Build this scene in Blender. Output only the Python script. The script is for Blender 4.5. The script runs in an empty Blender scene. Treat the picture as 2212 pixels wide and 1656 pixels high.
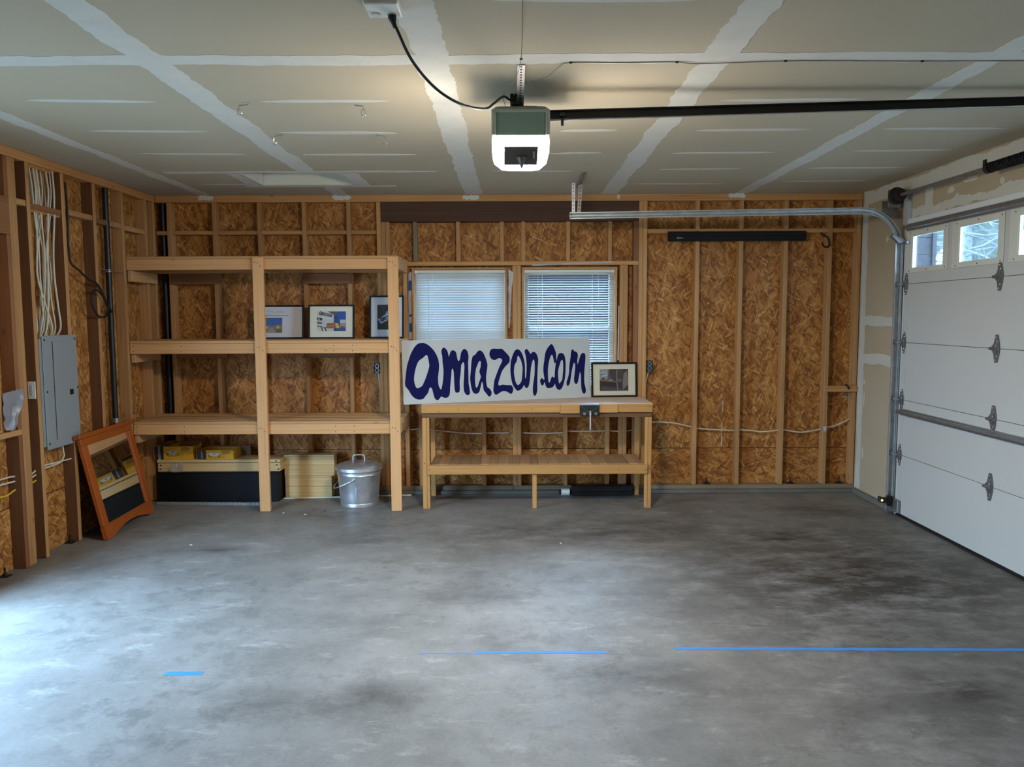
import bpy, bmesh, math, random
from mathutils import Vector, Matrix

# ------------------------------------------------------------------ camera, sky, exposure
sc = bpy.context.scene
COL = sc.collection
D, H, XL, XR = 7.234, 2.764, -3.228, 3.215      # back stud face, ceiling, left stud face, right drywall face
CAM = Vector((0, 0, 1.661))
cam_d = bpy.data.cameras.new('camera')
cam_d.sensor_width = 36.0
cam_d.lens = 1692.0 / 2212.0 * 36.0
cam_d.clip_start = 0.05
cam = bpy.data.objects.new('camera', cam_d)
COL.objects.link(cam)
yaw, pitch, roll = math.radians(0.079), math.radians(-4.917), math.radians(-0.254)
fw = Vector((math.sin(yaw) * math.cos(pitch), math.cos(yaw) * math.cos(pitch), math.sin(pitch)))
rt = Vector((math.cos(yaw), -math.sin(yaw), 0))
up = rt.cross(fw)
r2 = math.cos(roll) * rt + math.sin(roll) * up
u2 = -math.sin(roll) * rt + math.cos(roll) * up
M = Matrix((r2, u2, -fw)).transposed().to_4x4()
M.translation = CAM
cam.matrix_world = M
sc.camera = cam

SKY = 42.0           # overcast daylight
LAMP = 310.0         # opener lamp lens
world = bpy.data.worlds.new('sky')
sc.world = world
world.use_nodes = True
wn = world.node_tree.nodes
wn['Background'].inputs[0].default_value = (0.38, 0.65, 1.0, 1)
wn['Background'].inputs[1].default_value = SKY

vs = sc.view_settings
vs.view_transform = 'Standard'
vs.look = 'None'
vs.gamma = 1.0
vs.use_curve_mapping = False
vs.exposure = 0.0
try:
    sc.cycles.use_denoising = True
    sc.cycles.adaptive_threshold = 0.05
    sc.cycles.max_bounces = 6
    sc.cycles.diffuse_bounces = 4
    sc.cycles.glossy_bounces = 3
    sc.cycles.transmission_bounces = 3
    sc.cycles.transparent_max_bounces = 8
    sc.cycles.sample_clamp_indirect = 8.0
except Exception:
    pass


def portal(loc, size, rot):
    l = bpy.data.lights.new('sky_portal', 'AREA')
    l.shape = 'RECTANGLE'
    l.size, l.size_y = size
    l.cycles.is_portal = True
    o = bpy.data.objects.new('sky_portal', l)
    o.location = loc
    o.rotation_euler = rot
    COL.objects.link(o)


HP = math.pi / 2
DOOR_Y0, DOOR_Y1 = 3.1, 4.27                      # open doorway in the left wall
portal((XL - 0.16, (DOOR_Y0 + DOOR_Y1) / 2, 1.05), (2.1, DOOR_Y1 - DOOR_Y0), (0, -HP, 0))
portal((-0.4675, D + 0.16, 1.54), (0.80, 1.06), (-HP, 0, 0))
portal((0.5425, D + 0.16, 1.54), (0.80, 1.06), (-HP, 0, 0))
portal((XR + 0.08, 4.1, 2.156), (0.262, 4.4), (0, HP, 0))

# ------------------------------------------------------------------ helpers
WM = {}                                            # world matrix of every object, for parenting in world coordinates
I4 = Matrix.Identity(4)


def rec(o, m=None):
    WM[o.name] = m if m is not None else o.matrix_basis.copy()
    return o


def link(o, parent=None, local=False):
    COL.objects.link(o)
    if parent is not None:
        o.parent = parent
        if not local:
            o.matrix_parent_inverse = WM[parent.name].inverted()
            rec(o, o.matrix_basis.copy())
        else:
            rec(o, WM[parent.name] @ o.matrix_basis)
    else:
        rec(o)
    return o


def tag(o, label=None, cat=None, group=None, kind=None):
    if label: o['label'] = label
    if cat: o['category'] = cat
    if group: o['group'] = group
    if kind: o['kind'] = kind
    return o


def thing(name, label, cat, loc=(0, 0, 0), mat=None, group=None, kind=None):
    o = bpy.data.objects.new(name, None)
    o.empty_display_size = 0.1
    o.matrix_basis = mat if mat is not None else Matrix.Translation(loc)
    link(o)
    return tag(o, label, cat, group, kind)


def mesh_obj(name, bm, mats, parent=None, smooth=False, local=False, mat=None):
    bmesh.ops.recalc_face_normals(bm, faces=bm.faces[:])
    me = bpy.data.meshes.new(name)
    bm.to_mesh(me)
    bm.free()
    if not isinstance(mats, (list, tuple)): mats = [mats]
    for m in mats: me.materials.append(m)
    if smooth:
        for p in me.polygons: p.use_smooth = True
        try: me.set_sharp_from_angle(angle=math.radians(38))
        except Exception: pass
    o = bpy.data.objects.new(name, me)
    if mat is not None: o.matrix_basis = mat
    return link(o, parent, local)


def bbox(bm, x0, x1, y0, y1, z0, z1, bev=0.0, mi=0):
    r = bmesh.ops.create_cube(bm, size=1.0)
    vs_ = r['verts']
    bmesh.ops.scale(bm, vec=(x1 - x0, y1 - y0, z1 - z0), verts=vs_)
    bmesh.ops.translate(bm, vec=((x0 + x1) / 2, (y0 + y1) / 2, (z0 + z1) / 2), verts=vs_)
    fs = list({f for v in vs_ for f in v.link_faces})
    for f in fs: f.material_index = mi
    if bev > 0:
        es = list({e for v in vs_ for e in v.link_edges})
        rr = bmesh.ops.bevel(bm, geom=es, offset=bev, segments=1, profile=0.7, affect='EDGES')
        for f in rr['faces']: f.material_index = mi


def box(name, x0, x1, y0, y1, z0, z1, m, parent=None, bev=0.0, local=False):
    bm = bmesh.new()
    bbox(bm, x0, x1, y0, y1, z0, z1, bev)
    return mesh_obj(name, bm, m, parent, local=local)


LUM = {}


def lum(name, x0, x1, y0, y1, z0, z1, m, parent=None, bev=0.003, axis=None, pm=None):
    """A piece of lumber: its local Z runs with the grain."""
    s = [abs(x1 - x0), abs(y1 - y0), abs(z1 - z0)]
    if axis is None: axis = s.index(max(s))
    a, b = (axis + 1) % 3, (axis + 2) % 3
    key = (round(s[a], 4), round(s[b], 4), round(s[axis], 4), m.name, bev)
    if key in LUM:
        me = LUM[key]
    else:
        bm = bmesh.new()
        bbox(bm, -s[a] / 2, s[a] / 2, -s[b] / 2, s[b] / 2, -s[axis] / 2, s[axis] / 2, min(bev, min(s) * 0.3))
        bmesh.ops.recalc_face_normals(bm, faces=bm.faces[:])
        me = bpy.data.meshes.new(name)
        bm.to_mesh(me); bm.free()
        me.materials.append(m)
        LUM[key] = me
    o = bpy.data.objects.new(name, me)
    ax = [Vector((1, 0, 0)), Vector((0, 1, 0)), Vector((0, 0, 1))]
    mt = Matrix((ax[a], ax[b], ax[axis])).transposed().to_4x4()
    mt.translation = ((x0 + x1) / 2, (y0 + y1) / 2, (z0 + z1) / 2)
    if pm is not None: mt = pm @ mt
    o.matrix_basis = mt
    return link(o, parent)


def catmull(pts, n=8, closed=False):
    P = [Vector(p) for p in pts]
    out = []
    N = len(P)
    rng = range(N) if closed else range(N - 1)
    for i in rng:
        p1, p2 = P[i], P[(i + 1) % N]
        p0 = P[i - 1] if (closed or i > 0) else p1 * 2 - p2
        p3 = P[(i + 2) % N] if (closed or i + 2 < N) else p2 * 2 - p1
        for k in range(n):
            t = k / n
            out.append(0.5 * ((2 * p1) + (p2 - p0) * t + (2 * p0 - 5 * p1 + 4 * p2 - p3) * t * t + (3 * p1 - p0 - 3 * p2 + p3) * t ** 3))
    if not closed: out.append(P[-1])
    return out


def tube_bm(bm, pts, r, seg=8, caps=True, mi=0, closed=False):
    P = [Vector(p) for p in pts]
    rs = r if isinstance(r, (list, tuple)) else [r] * len(P)
    rings = []
    t0 = (P[1] - P[0]).normalized()
    n = t0.orthogonal().normalized()
    for i, p in enumerate(P):
        if closed: t = (P[(i + 1) % len(P)] - P[i - 1]).normalized()
        elif i == 0: t = (P[1] - P[0]).normalized()
        elif i == len(P) - 1: t = (P[-1] - P[-2]).normalized()
        else: t = (P[i + 1] - P[i - 1]).normalized()
        n = (n - t * n.dot(t))
        n = n.normalized() if n.length > 1e-6 else t.orthogonal().normalized()
        b = t.cross(n)
        rings.append([bm.verts.new(p + (n * math.cos(2 * math.pi * k / seg) + b * math.sin(2 * math.pi * k / seg)) * rs[i]) for k in range(seg)])
    cnt = len(rings) if closed else len(rings) - 1
    for i in range(cnt):
        A, B = rings[i], rings[(i + 1) % len(rings)]
        for k in range(seg):
            f = bm.faces.new((A[k], A[(k + 1) % seg], B[(k + 1) % seg], B[k]))
            f.material_index = mi
    if caps and not closed:
        f = bm.faces.new(rings[0]); f.material_index = mi
        f = bm.faces.new(rings[-1][::-1]); f.material_index = mi


def tube(name, pts, r, m, parent=None, seg=8, smooth=True, local=False, spline=0, closed=False):
    bm = bmesh.new()
    if spline: pts = catmull(pts, spline, closed)
    tube_bm(bm, pts, r, seg, closed=closed)
    return mesh_obj(name, bm, m, parent, smooth, local)


def lathe_bm(bm, prof, c, seg=48, axis='z', mi=0):
    rings = []
    for r, z in prof:
        if r < 1e-5:
            rings.append([bm.verts.new((c[0], c[1], c[2] + z))])
        else:
            rings.append([bm.verts.new((c[0] + r * math.cos(2 * math.pi * k / seg), c[1] + r * math.sin(2 * math.pi * k / seg), c[2] + z)) for k in range(seg)])
    for A, B in zip(rings, rings[1:]):
        for k in range(seg):
            a, b = A[k % len(A)], A[(k + 1) % len(A)]
            c_, d = B[(k + 1) % len(B)], B[k % len(B)]
            q = [a]
            for v in (b, c_, d):
                if v not in q: q.append(v)
            if len(q) > 2:
                f = bm.faces.new(q); f.material_index = mi


def prism_bm(bm, poly, f, depth, mi=0):
    """poly: 2D points; f maps (a, b, t) to 3D; extruded from t=0 to t=depth."""
    A = [bm.verts.new(f(a, b, 0)) for a, b in poly]
    B = [bm.verts.new(f(a, b, depth)) for a, b in poly]
    n = len(poly)
    fs = [bm.faces.new(A), bm.faces.new(B[::-1])]
    for i in range(n):
        fs.append(bm.faces.new((A[i], A[(i + 1) % n], B[(i + 1) % n], B[i])))
    for q in fs: q.material_index = mi


def curve_mesh(name, loops, depth):
    """Filled flat shapes with holes (list of closed 2D loops), thickness depth, lying in local XY."""
    cu = bpy.data.curves.new(name, 'CURVE')
    cu.dimensions = '2D'
    cu.fill_mode = 'BOTH'
    cu.extrude = depth / 2
    for lp in loops:
        s = cu.splines.new('POLY')
        s.points.add(len(lp) - 1)
        for p, q in zip(s.points, lp): p.co = (q[0], q[1], 0, 1)
        s.use_cyclic_u = True
    o = bpy.data.objects.new('tmp', cu)
    me = bpy.data.meshes.new_from_object(o)
    bpy.data.objects.remove(o)
    bpy.data.curves.remove(cu)
    me.name = name
    return me


def text_mesh(name, body, size, depth=0.0004, bold=False):
    cu = bpy.data.curves.new(name, 'FONT')
    cu.body = body
    cu.size = size
    cu.align_x, cu.align_y = 'CENTER', 'CENTER'
    cu.extrude = depth / 2
    if bold: cu.offset = size * 0.018
    o = bpy.data.objects.new('tmp', cu)
    me = bpy.data.meshes.new_from_object(o)
    bpy.data.objects.remove(o)
    bpy.data.curves.remove(cu)
    return me


def data_obj(name, me, m, parent, mat, local=False):
    me.materials.clear()
    me.materials.append(m)
    o = bpy.data.objects.new(name, me)
    o.matrix_basis = mat
    return link(o, parent, local)


# ------------------------------------------------------------------ materials
class NT:
    def __init__(s, name):
        s.m = bpy.data.materials.new(name)
        s.m.use_nodes = True
        s.t = s.m.node_tree
        s.b = s.t.nodes['Principled BSDF']
        s.out = s.t.nodes['Material Output']

    def n(s, kind, **kw):
        nd = s.t.nodes.new(kind)
        for k, v in kw.items(): setattr(nd, k, v)
        return nd

    def l(s, a, b): s.t.links.new(a, b)

    def setin(s, nd, **kw):
        for k, v in kw.items():
            inp = nd.inputs[k.replace('_', ' ')] if not k.isdigit() else nd.inputs[int(k)]
            if hasattr(v, 'is_linked'): s.l(v, inp)
            else: inp.default_value = v
        return nd

    def math(s, op, a, b=0.0, c=0.0, clamp=False):
        nd = s.n('ShaderNodeMath', operation=op)
        nd.use_clamp = clamp
        for i, v in enumerate((a, b, c)):
            if i < len(nd.inputs):
                if hasattr(v, 'is_linked'): s.l(v, nd.inputs[i])
                else: nd.inputs[i].default_value = v
        return nd.outputs[0]

    def noise(s, vec, scale, detail=4, rough=0.55, dist=0.0, dim='3D'):
        nd = s.n('ShaderNodeTexNoise', noise_dimensions=dim)
        if vec is not None: s.l(vec, nd.inputs['Vector'])
        nd.inputs['Scale'].default_value = scale
        nd.inputs['Detail'].default_value = detail
        nd.inputs['Roughness'].default_value = rough
        nd.inputs['Distortion'].default_value = dist
        return nd.outputs[0]

    def mapv(s, vec, scale=(1, 1, 1), rot=(0, 0, 0), loc=(0, 0, 0)):
        nd = s.n('ShaderNodeMapping')
        s.l(vec, nd.inputs['Vector'])
        nd.inputs['Scale'].default_value = scale
        nd.inputs['Rotation'].default_value = rot
        nd.inputs['Location'].default_value = loc
        return nd.outputs[0]

    def ramp(s, fac, stops, interp='LINEAR'):
        nd = s.n('ShaderNodeValToRGB')
        nd.color_ramp.interpolation = interp
        el = nd.color_ramp.elements
        while len(el) < len(stops): el.new(0.5)
        for e, (p, c) in zip(el, stops):
            e.position = p
            e.color = (*c, 1) if len(c) == 3 else c
        s.l(fac, nd.inputs[0])
        return nd.outputs[0]

    def mix(s, fac, a, b, blend='MIX'):
        nd = s.n('ShaderNodeMix', data_type='RGBA', blend_type=blend)
        for inp, v in ((nd.inputs[0], fac), (nd.inputs[6], a), (nd.inputs[7], b)):
            if hasattr(v, 'is_linked'): s.l(v, inp)
            else: inp.default_value = v if not isinstance(v, tuple) or len(v) == 4 else (*v, 1)
        return nd.outputs[2]

    def obj(s): return s.n('ShaderNodeTexCoord').outputs['Object']

    def bump(s, h, strength=0.3, dist=0.01):
        nd = s.n('ShaderNodeBump')
        nd.inputs['Strength'].default_value = strength
        nd.inputs['Distance'].default_value = dist
        s.l(h, nd.inputs['Height'])
        s.l(nd.outputs[0], s.b.inputs['Normal'])


def srgb(r, g, b):
    f = lambda c: (c / 255 / 12.92) if c / 255 <= 0.04045 else ((c / 255 + 0.055) / 1.055) ** 2.4
    return (f(r), f(g), f(b))


def plain(name, col, rough=0.5, metal=0.0, var=0.06, vscale=12.0, spec=0.5):
    t = NT(name)
    nz = t.noise(t.obj(), vscale, 4)
    k = t.math('MULTIPLY_ADD', nz, var * 2, 1 - var)
    c = t.mix(1.0, (*col, 1), k, 'MULTIPLY')
    t.l(c, t.b.inputs['Base Color'])
    t.b.inputs['Roughness'].default_value = rough
    t.b.inputs['Metallic'].default_value = metal
    t.b.inputs['Specular IOR Level'].default_value = spec
    return t.m


def wood(name, light, dark, knots=0.5, var=0.25, rough=0.62, fine=1.0, hue=0.0):
    t = NT(name)
    oi = t.n('ShaderNodeObjectInfo')
    rnd = oi.outputs['Random']
    off = t.n('ShaderNodeVectorMath', operation='SCALE')
    cmb = t.n('ShaderNodeCombineXYZ')
    for i in range(3): t.l(rnd, cmb.inputs[i])
    t.l(cmb.outputs[0], off.inputs[0]); off.inputs['Scale'].default_value = 37.0
    add = t.n('ShaderNodeVectorMath', operation='ADD')
    t.l(t.obj(), add.inputs[0]); t.l(off.outputs[0], add.inputs[1])
    v = add.outputs[0]
    g1 = t.noise(t.mapv(v, (13, 13, 0.8)), 1.0, 3, 0.55, 1.6)
    g2 = t.noise(t.mapv(v, (150, 150, 2.2)), 1.0, 3, 0.6)
    wv = t.n('ShaderNodeTexWave', wave_type='RINGS', rings_direction='Z')
    t.l(t.mapv(v, (7, 7, 0.35)), wv.inputs['Vector'])
    wv.inputs['Scale'].default_value = 2.4
    wv.inputs['Distortion'].default_value = 5.0
    wv.inputs['Detail'].default_value = 2.0
    f = t.math('MULTIPLY_ADD', g1, 0.64, t.math('MULTIPLY_ADD', wv.outputs['Fac'], 0.12, t.math('MULTIPLY', g2, 0.20 * fine)))
    mid_ = tuple(a * 0.45 + b * 0.55 for a, b in zip(dark, light))
    col = t.ramp(f, [(0.18, dark), (0.34, mid_), (0.66, light)])
    vo = t.n('ShaderNodeTexVoronoi', feature='F1')
    t.l(t.mapv(v, (11, 11, 4.5)), vo.inputs['Vector'])
    vo.inputs['Scale'].default_value = 1.0
    kd = t.math('ADD', vo.outputs['Distance'], t.math('MULTIPLY', t.math('GREATER_THAN', vo.outputs['Color'], 0.42), 1.0))
    km = t.ramp(kd, [(0.0, (1, 1, 1)), (0.07, (0.8, 0.8, 0.8)), (0.11, (0.2, 0.2, 0.2)), (0.16, (0, 0, 0))])
    kcol = tuple(c * 0.28 for c in dark)
    col = t.mix(t.math('MULTIPLY', km, knots), col, (*kcol, 1))
    hsv = t.n('ShaderNodeHueSaturation')
    t.l(col, hsv.inputs['Color'])
    t.l(t.math('MULTIPLY_ADD', rnd, 2 * var, 1 - var), hsv.inputs['Value'])
    hsv.inputs['Hue'].default_value = 0.5 + hue
    t.l(hsv.outputs[0], t.b.inputs['Base Color'])
    t.b.inputs['Roughness'].default_value = rough
    t.b.inputs['Specular IOR Level'].default_value = 0.3
    return t.m


def osb(name, ax):
    """Oriented strand board: layers of elongated strands at many angles. ax: which object axes span the board."""
    t = NT(name)
    sp = t.n('ShaderNodeSeparateXYZ')
    t.l(t.obj(), sp.inputs[0])
    cb = t.n('ShaderNodeCombineXYZ')
    u, w = sp.outputs[ax[0]], sp.outputs[ax[1]]
    low = t.math('LESS_THAN', sp.outputs[2], 0.412)          # the bottom strip is a sheet laid the other way
    t.l(t.math('ADD', t.math('MULTIPLY', u, t.math('SUBTRACT', 1.0, low)), t.math('MULTIPLY', w, low)), cb.inputs[0])
    t.l(t.math('ADD', t.math('MULTIPLY', w, t.math('SUBTRACT', 1.0, low)), t.math('MULTIPLY', u, low)), cb.inputs[1])
    v0 = cb.outputs[0]
    wob = t.n('ShaderNodeTexNoise')
    t.l(v0, wob.inputs['Vector']); wob.inputs['Scale'].default_value = 9.0
    wsc = t.n('ShaderNodeVectorMath', operation='MULTIPLY_ADD')
    t.l(wob.outputs['Color'], wsc.inputs[0]); wsc.inputs[1].default_value = (0.005, 0.005, 0); t.l(v0, wsc.inputs[2])
    v = wsc.outputs[0]
    base = t.ramp(t.noise(v0, 30, 4), [(0.3, srgb(120, 76, 34)), (0.7, srgb(176, 122, 62))])
    col = base
    hsum = None
    layers = [(0.12, 0.058, 0.19, .36), (-0.7, 0.048, 0.16, .45), (0.62, 0.048, 0.15, .48), (-0.25, 0.034, 0.17, .45), (0.95, 0.017, 0.09, .80), (0.30, 0.014, 0.10, .74), (-0.5, 0.010, 0.09, .78), (-1.1, 0.018, 0.07, .86)]
    for i, (a, wd, ln, th) in enumerate(layers):
        vo = t.n('ShaderNodeTexVoronoi', feature='F1', voronoi_dimensions='2D', distance='CHEBYCHEV')
        mp = t.n('ShaderNodeMapping', vector_type='POINT')
        t.l(v, mp.inputs['Vector'])
        mp.inputs['Rotation'].default_value = (0, 0, a)
        mp.inputs['Location'].default_value = (i * 3.17, i * 1.73, 0)
        sc_ = t.n('ShaderNodeVectorMath', operation='MULTIPLY')
        t.l(mp.outputs[0], sc_.inputs[0]); sc_.inputs[1].default_value = (1 / wd, 1 / ln, 1)
        t.l(sc_.outputs[0], vo.inputs['Vector'])
        vo.inputs['Scale'].default_value = 1.0
        sep = t.n('ShaderNodeSeparateColor')
        t.l(vo.outputs['Color'], sep.inputs[0])
        thin = i >= 4
        tone = t.ramp(sep.outputs[0], [(0.0, srgb(92, 52, 24)), (0.35, srgb(134, 84, 42)), (0.6, srgb(182, 130, 72)), (1.0, srgb(222, 180, 122))] if thin else [(0.0, srgb(134, 84, 42)), (0.3, srgb(172, 118, 62)), (0.7, srgb(192, 138, 78)), (1.0, srgb(212, 164, 102))])
        mk = t.math('GREATER_THAN', sep.outputs[1], th)
        edge = t.math('MULTIPLY', mk, t.math('LESS_THAN', vo.outputs['Distance'], 0.47))
        col = t.mix(t.math('MULTIPLY', edge, 0.66 if thin else 0.55), col, tone)
    seam = t.math('LESS_THAN', t.math('ABSOLUTE', t.math('SUBTRACT', sp.outputs[2], 0.412)), 0.003)
    col = t.mix(seam, col, (0.02, 0.012, 0.006, 1))
    col = t.mix(1.0, col, t.math('MULTIPLY_ADD', t.noise(t.mapv(v0, (1, 0.35, 1)), 110, 3, 0.6), 0.7, 0.65), 'MULTIPLY')
    big = t.noise(v0, 1.3, 3)
    col = t.mix(1.0, col, t.math('MULTIPLY_ADD', big, 0.35, 0.80), 'MULTIPLY')
    col = t.mix(1.0, col, (1.0, 0.88, 0.66, 1), 'MULTIPLY')
    t.l(col, t.b.inputs['Base Color'])
    t.b.inputs['Roughness'].default_value = 0.6
    t.b.inputs['Specular IOR Level'].default_value = 0.35
    return t.m


def concrete(name):
    t = NT(name)
    v = t.obj()
    big = t.noise(v, 1.1, 10, 0.68, 0.2)
    mid = t.noise(v, 5.5, 10, 0.74, 0.2)
    fin = t.noise(v, 60, 5, 0.7)
    col = t.ramp(big, [(0.30, srgb(104, 101, 95)), (0.48, srgb(126, 123, 117)), (0.62, srgb(140, 137, 131)), (0.75, srgb(156, 153, 147))])
    col = t.mix(1.0, col, t.math('MULTIPLY_ADD', fin, 0.5, 0.75), 'MULTIPLY')
    # dark mottling with crisp edges
    dk = t.ramp(mid, [(0.50, (0, 0, 0)), (0.60, (1, 1, 1))])
    dz = t.ramp(t.noise(v, 0.8, 3, 0.5), [(0.40, (0.15, 0.15, 0.15)), (0.66, (1, 1, 1))])
    col = t.mix(t.math('MULTIPLY', t.math('MULTIPLY', dk, dz), 0.45), col, (*srgb(78, 74, 68), 1))
    # pale scuffs from troweling and wear
    scuff = t.ramp(t.noise(t.mapv(v, (1.0, 2.2, 1), (0, 0, 0.5), (5, 3, 0)), 3.2, 10, 0.76), [(0.56, (0, 0, 0)), (0.66, (1, 1, 1))])
    col = t.mix(t.math('MULTIPLY', scuff, 0.40), col, (*srgb(184, 181, 174), 1))
    # oil and tyre marks where cars stood; broad right one also paints light falloff
    brk = t.noise(t.mapv(v, (1.0, 1.8, 1)), 3.2, 9, 0.74)
    stains_falloff = [(2.3, 4.8, 2.4, 2.0, 0.75), (0.8, 5.9, 2.4, 0.8, 0.5), (1.9, 3.2, 1.9, 0.9, 0.42), (2.05, 5.75, 0.95, 0.45, 0.75), (1.1, 6.2, 1.3, 0.35, 0.45), (0.1, 6.05, 1.0, 0.30, 0.42), (-0.9, 5.75, 0.8, 0.32, 0.35), (2.6, 6.5, 0.7, 0.4, 0.6), (2.9, 5.2, 0.5, 0.8, 0.45), (2.0, 3.35, 0.45, 0.32, 0.8), (-0.6, 3.3, 0.35, 0.22, 0.5), (0.55, 3.5, 0.6, 0.25, 0.45), (1.9, 4.7, 1.0, 0.4, 0.45), (-1.0, 3.25, 0.9, 0.25, 0.35), (-2.15, 5.5, 0.45, 0.12, 0.5), (-0.3, 4.55, 1.0, 0.25, 0.28), (2.6, 4.1, 0.9, 0.4, 0.42), (2.3, 3.0, 1.0, 0.5, 0.4)]
    acc = None
    for x, y, rx, ry, k in stains_falloff:
        mp = t.mapv(v, (1 / rx, 1 / ry, 0), (0, 0, 0), (-x / rx, -y / ry, 0))
        ln = t.n('ShaderNodeVectorMath', operation='LENGTH'); t.l(mp, ln.inputs[0])
        f = t.math('MULTIPLY', t.math('SUBTRACT', 1.0, ln.outputs['Value'], clamp=True), k * 1.5)
        acc = f if acc is None else t.math('MAXIMUM', acc, f)
    st = t.math('MULTIPLY', acc, t.ramp(brk, [(0.30, (0, 0, 0)), (0.56, (1, 1, 1))]), clamp=True)
    col = t.mix(t.math('MULTIPLY', st, 0.95), col, (*srgb(46, 39, 31), 1))
    # rusty reddish marks
    rust = t.ramp(t.noise(v, 2.2, 5, 0.6), [(0.66, (0, 0, 0)), (0.78, (1, 1, 1))])
    col = t.mix(t.math('MULTIPLY', rust, 0.3), col, (*srgb(120, 92, 74), 1))
    speck = t.ramp(t.noise(v, 16, 3, 0.5), [(0.70, (0, 0, 0)), (0.76, (1, 1, 1))])
    col = t.mix(t.math('MULTIPLY', speck, 0.4), col, (*srgb(74, 70, 66), 1))
    t.l(col, t.b.inputs['Base Color'])
    t.l(t.math('MULTIPLY_ADD', mid, 0.5, 0.28), t.b.inputs['Roughness'])
    t.b.inputs['Specular IOR Level'].default_value = 0.4
    t.bump(fin, 0.05, 0.01)
    return t.m


def drywall(name, c0, c1):
    t = NT(name)
    v = t.obj()
    col = t.ramp(t.noise(v, 0.7, 4, 0.5), [(0.3, c0), (0.7, c1)])
    spk = t.ramp(t.noise(v, 60, 2, 0.5), [(0.74, (0, 0, 0)), (0.8, (1, 1, 1))])
    col = t.mix(t.math('MULTIPLY', spk, 0.10), col, (0.15, 0.13, 0.1, 1))
    t.l(col, t.b.inputs['Base Color'])
    t.b.inputs['Roughness'].default_value = 0.9
    t.b.inputs['Specular IOR Level'].default_value = 0.2
    return t.m


def compound(name, c, a=0.12):
    t = NT(name)
    v = t.obj()
    nz = t.noise(v, 7, 6, 0.7, 0.5)
    col = t.mix(1.0, (*c, 1), t.math('MULTIPLY_ADD', nz, a * 2, 1 - a), 'MULTIPLY')
    t.l(col, t.b.inputs['Base Color'])
    t.b.inputs['Roughness'].default_value = 0.85
    t.b.inputs['Specular IOR Level'].default_value = 0.2
    return t.m


def glass(name, refl=1.0, tint=(1, 1, 1)):
    t = NT(name)
    tr = t.n('ShaderNodeBsdfTransparent'); tr.inputs[0].default_value = (*tint, 1)
    gl = t.n('ShaderNodeBsdfGlossy'); gl.inputs['Roughness'].default_value = 0.02
    fr = t.n('ShaderNodeFresnel'); fr.inputs[0].default_value = 1.45
    mx = t.n('ShaderNodeMixShader')
    t.l(t.math('MULTIPLY', fr.outputs[0], refl), mx.inputs[0]); t.l(tr.outputs[0], mx.inputs[1]); t.l(gl.outputs[0], mx.inputs[2])
    t.l(mx.outputs[0], t.out.inputs[0])
    return t.m


def translucent(name, col, k=0.5, rough=0.5):
    t = NT(name)
    t.b.inputs['Base Color'].default_value = (*col, 1)
    t.b.inputs['Roughness'].default_value = rough
    tl = t.n('ShaderNodeBsdfTranslucent'); tl.inputs[0].default_value = (*col, 1)
    mx = t.n('ShaderNodeMixShader'); mx.inputs[0].default_value = k
    t.l(t.b.outputs[0], mx.inputs[1]); t.l(tl.outputs[0], mx.inputs[2])
    t.l(mx.outputs[0], t.out.inputs[0])
    return t.m


def film(name, col, alpha=0.6):
    t = NT(name)
    t.b.inputs['Base Color'].default_value = (*col, 1)
    t.b.inputs['Roughness'].default_value = 0.25
    tr = t.n('ShaderNodeBsdfTransparent')
    mx = t.n('ShaderNodeMixShader'); mx.inputs[0].default_value = alpha
    t.l(tr.outputs[0], mx.inputs[1]); t.l(t.b.outputs[0], mx.inputs[2])
    t.l(mx.outputs[0], t.out.inputs[0])
    return t.m


def emit(name, col, st):
    t = NT(name)
    e = t.n('ShaderNodeEmission')
    e.inputs[0].default_value = (*col, 1)
    e.inputs[1].default_value = st
    t.l(e.outputs[0], t.out.inputs[0])
    return t.m


def galv(name, c=(0.62, 0.64, 0.67), rough=0.36, spangle=16.0):
    t = NT(name)
    v = t.obj()
    vo = t.n('ShaderNodeTexVoronoi'); t.l(v, vo.inputs['Vector']); vo.inputs['Scale'].default_value = spangle
    sep = t.n('ShaderNodeSeparateColor'); t.l(vo.outputs['Color'], sep.inputs[0])
    k = t.math('MULTIPLY_ADD', sep.outputs[0], 0.2, 0.88)
    t.l(t.mix(1.0, (*c, 1), k, 'MULTIPLY'), t.b.inputs['Base Color'])
    t.b.inputs['Metallic'].default_value = 0.85
    t.l(t.math('MULTIPLY_ADD', sep.outputs[1], 0.12, rough), t.b.inputs['Roughness'])
    return t.m


m_stud = wood('stud_pine', srgb(196, 146, 92), srgb(142, 92, 50), 0.55, 0.16)
m_studdark = wood('stud_dark', srgb(150, 100, 62), srgb(104, 62, 36), 0.5, 0.16)
m_header = wood('header_old', srgb(92, 64, 48), srgb(52, 34, 26), 0.35, 0.06, 0.7)
m_shelf = wood('shelf_fir', srgb(226, 172, 116), srgb(200, 140, 84), 0.65, 0.09)
m_slat = wood('slat_pine', srgb(204, 156, 104), srgb(158, 110, 66), 0.5, 0.14)
m_bench = wood('bench_fir', srgb(200, 148, 86), srgb(164, 110, 56), 0.55, 0.10)
m_benchdark = wood('bench_rail', srgb(128, 88, 58), srgb(84, 54, 34), 0.3, 0.08)
m_plank = wood('bench_plank', srgb(186, 146, 104), srgb(128, 92, 60), 0.3, 0.22)
m_ply = wood('worn_plywood', srgb(222, 194, 166), srgb(176, 136, 106), 0.1, 0.05)
m_pine = wood('white_pine', srgb(226, 194, 138), srgb(188, 150, 96), 0.15, 0.07)
m_plate = wood('plate_gray', srgb(142, 124, 100), srgb(100, 84, 64), 0.25, 0.08)
m_orange = wood('orange_stain', srgb(178, 90, 32), srgb(126, 54, 16), 0.0, 0.05, 0.35)
m_osb_b = osb('osb_back', (0, 2))
m_osb_l = osb('osb_left', (1, 2))
m_floor = concrete('concrete')
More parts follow.
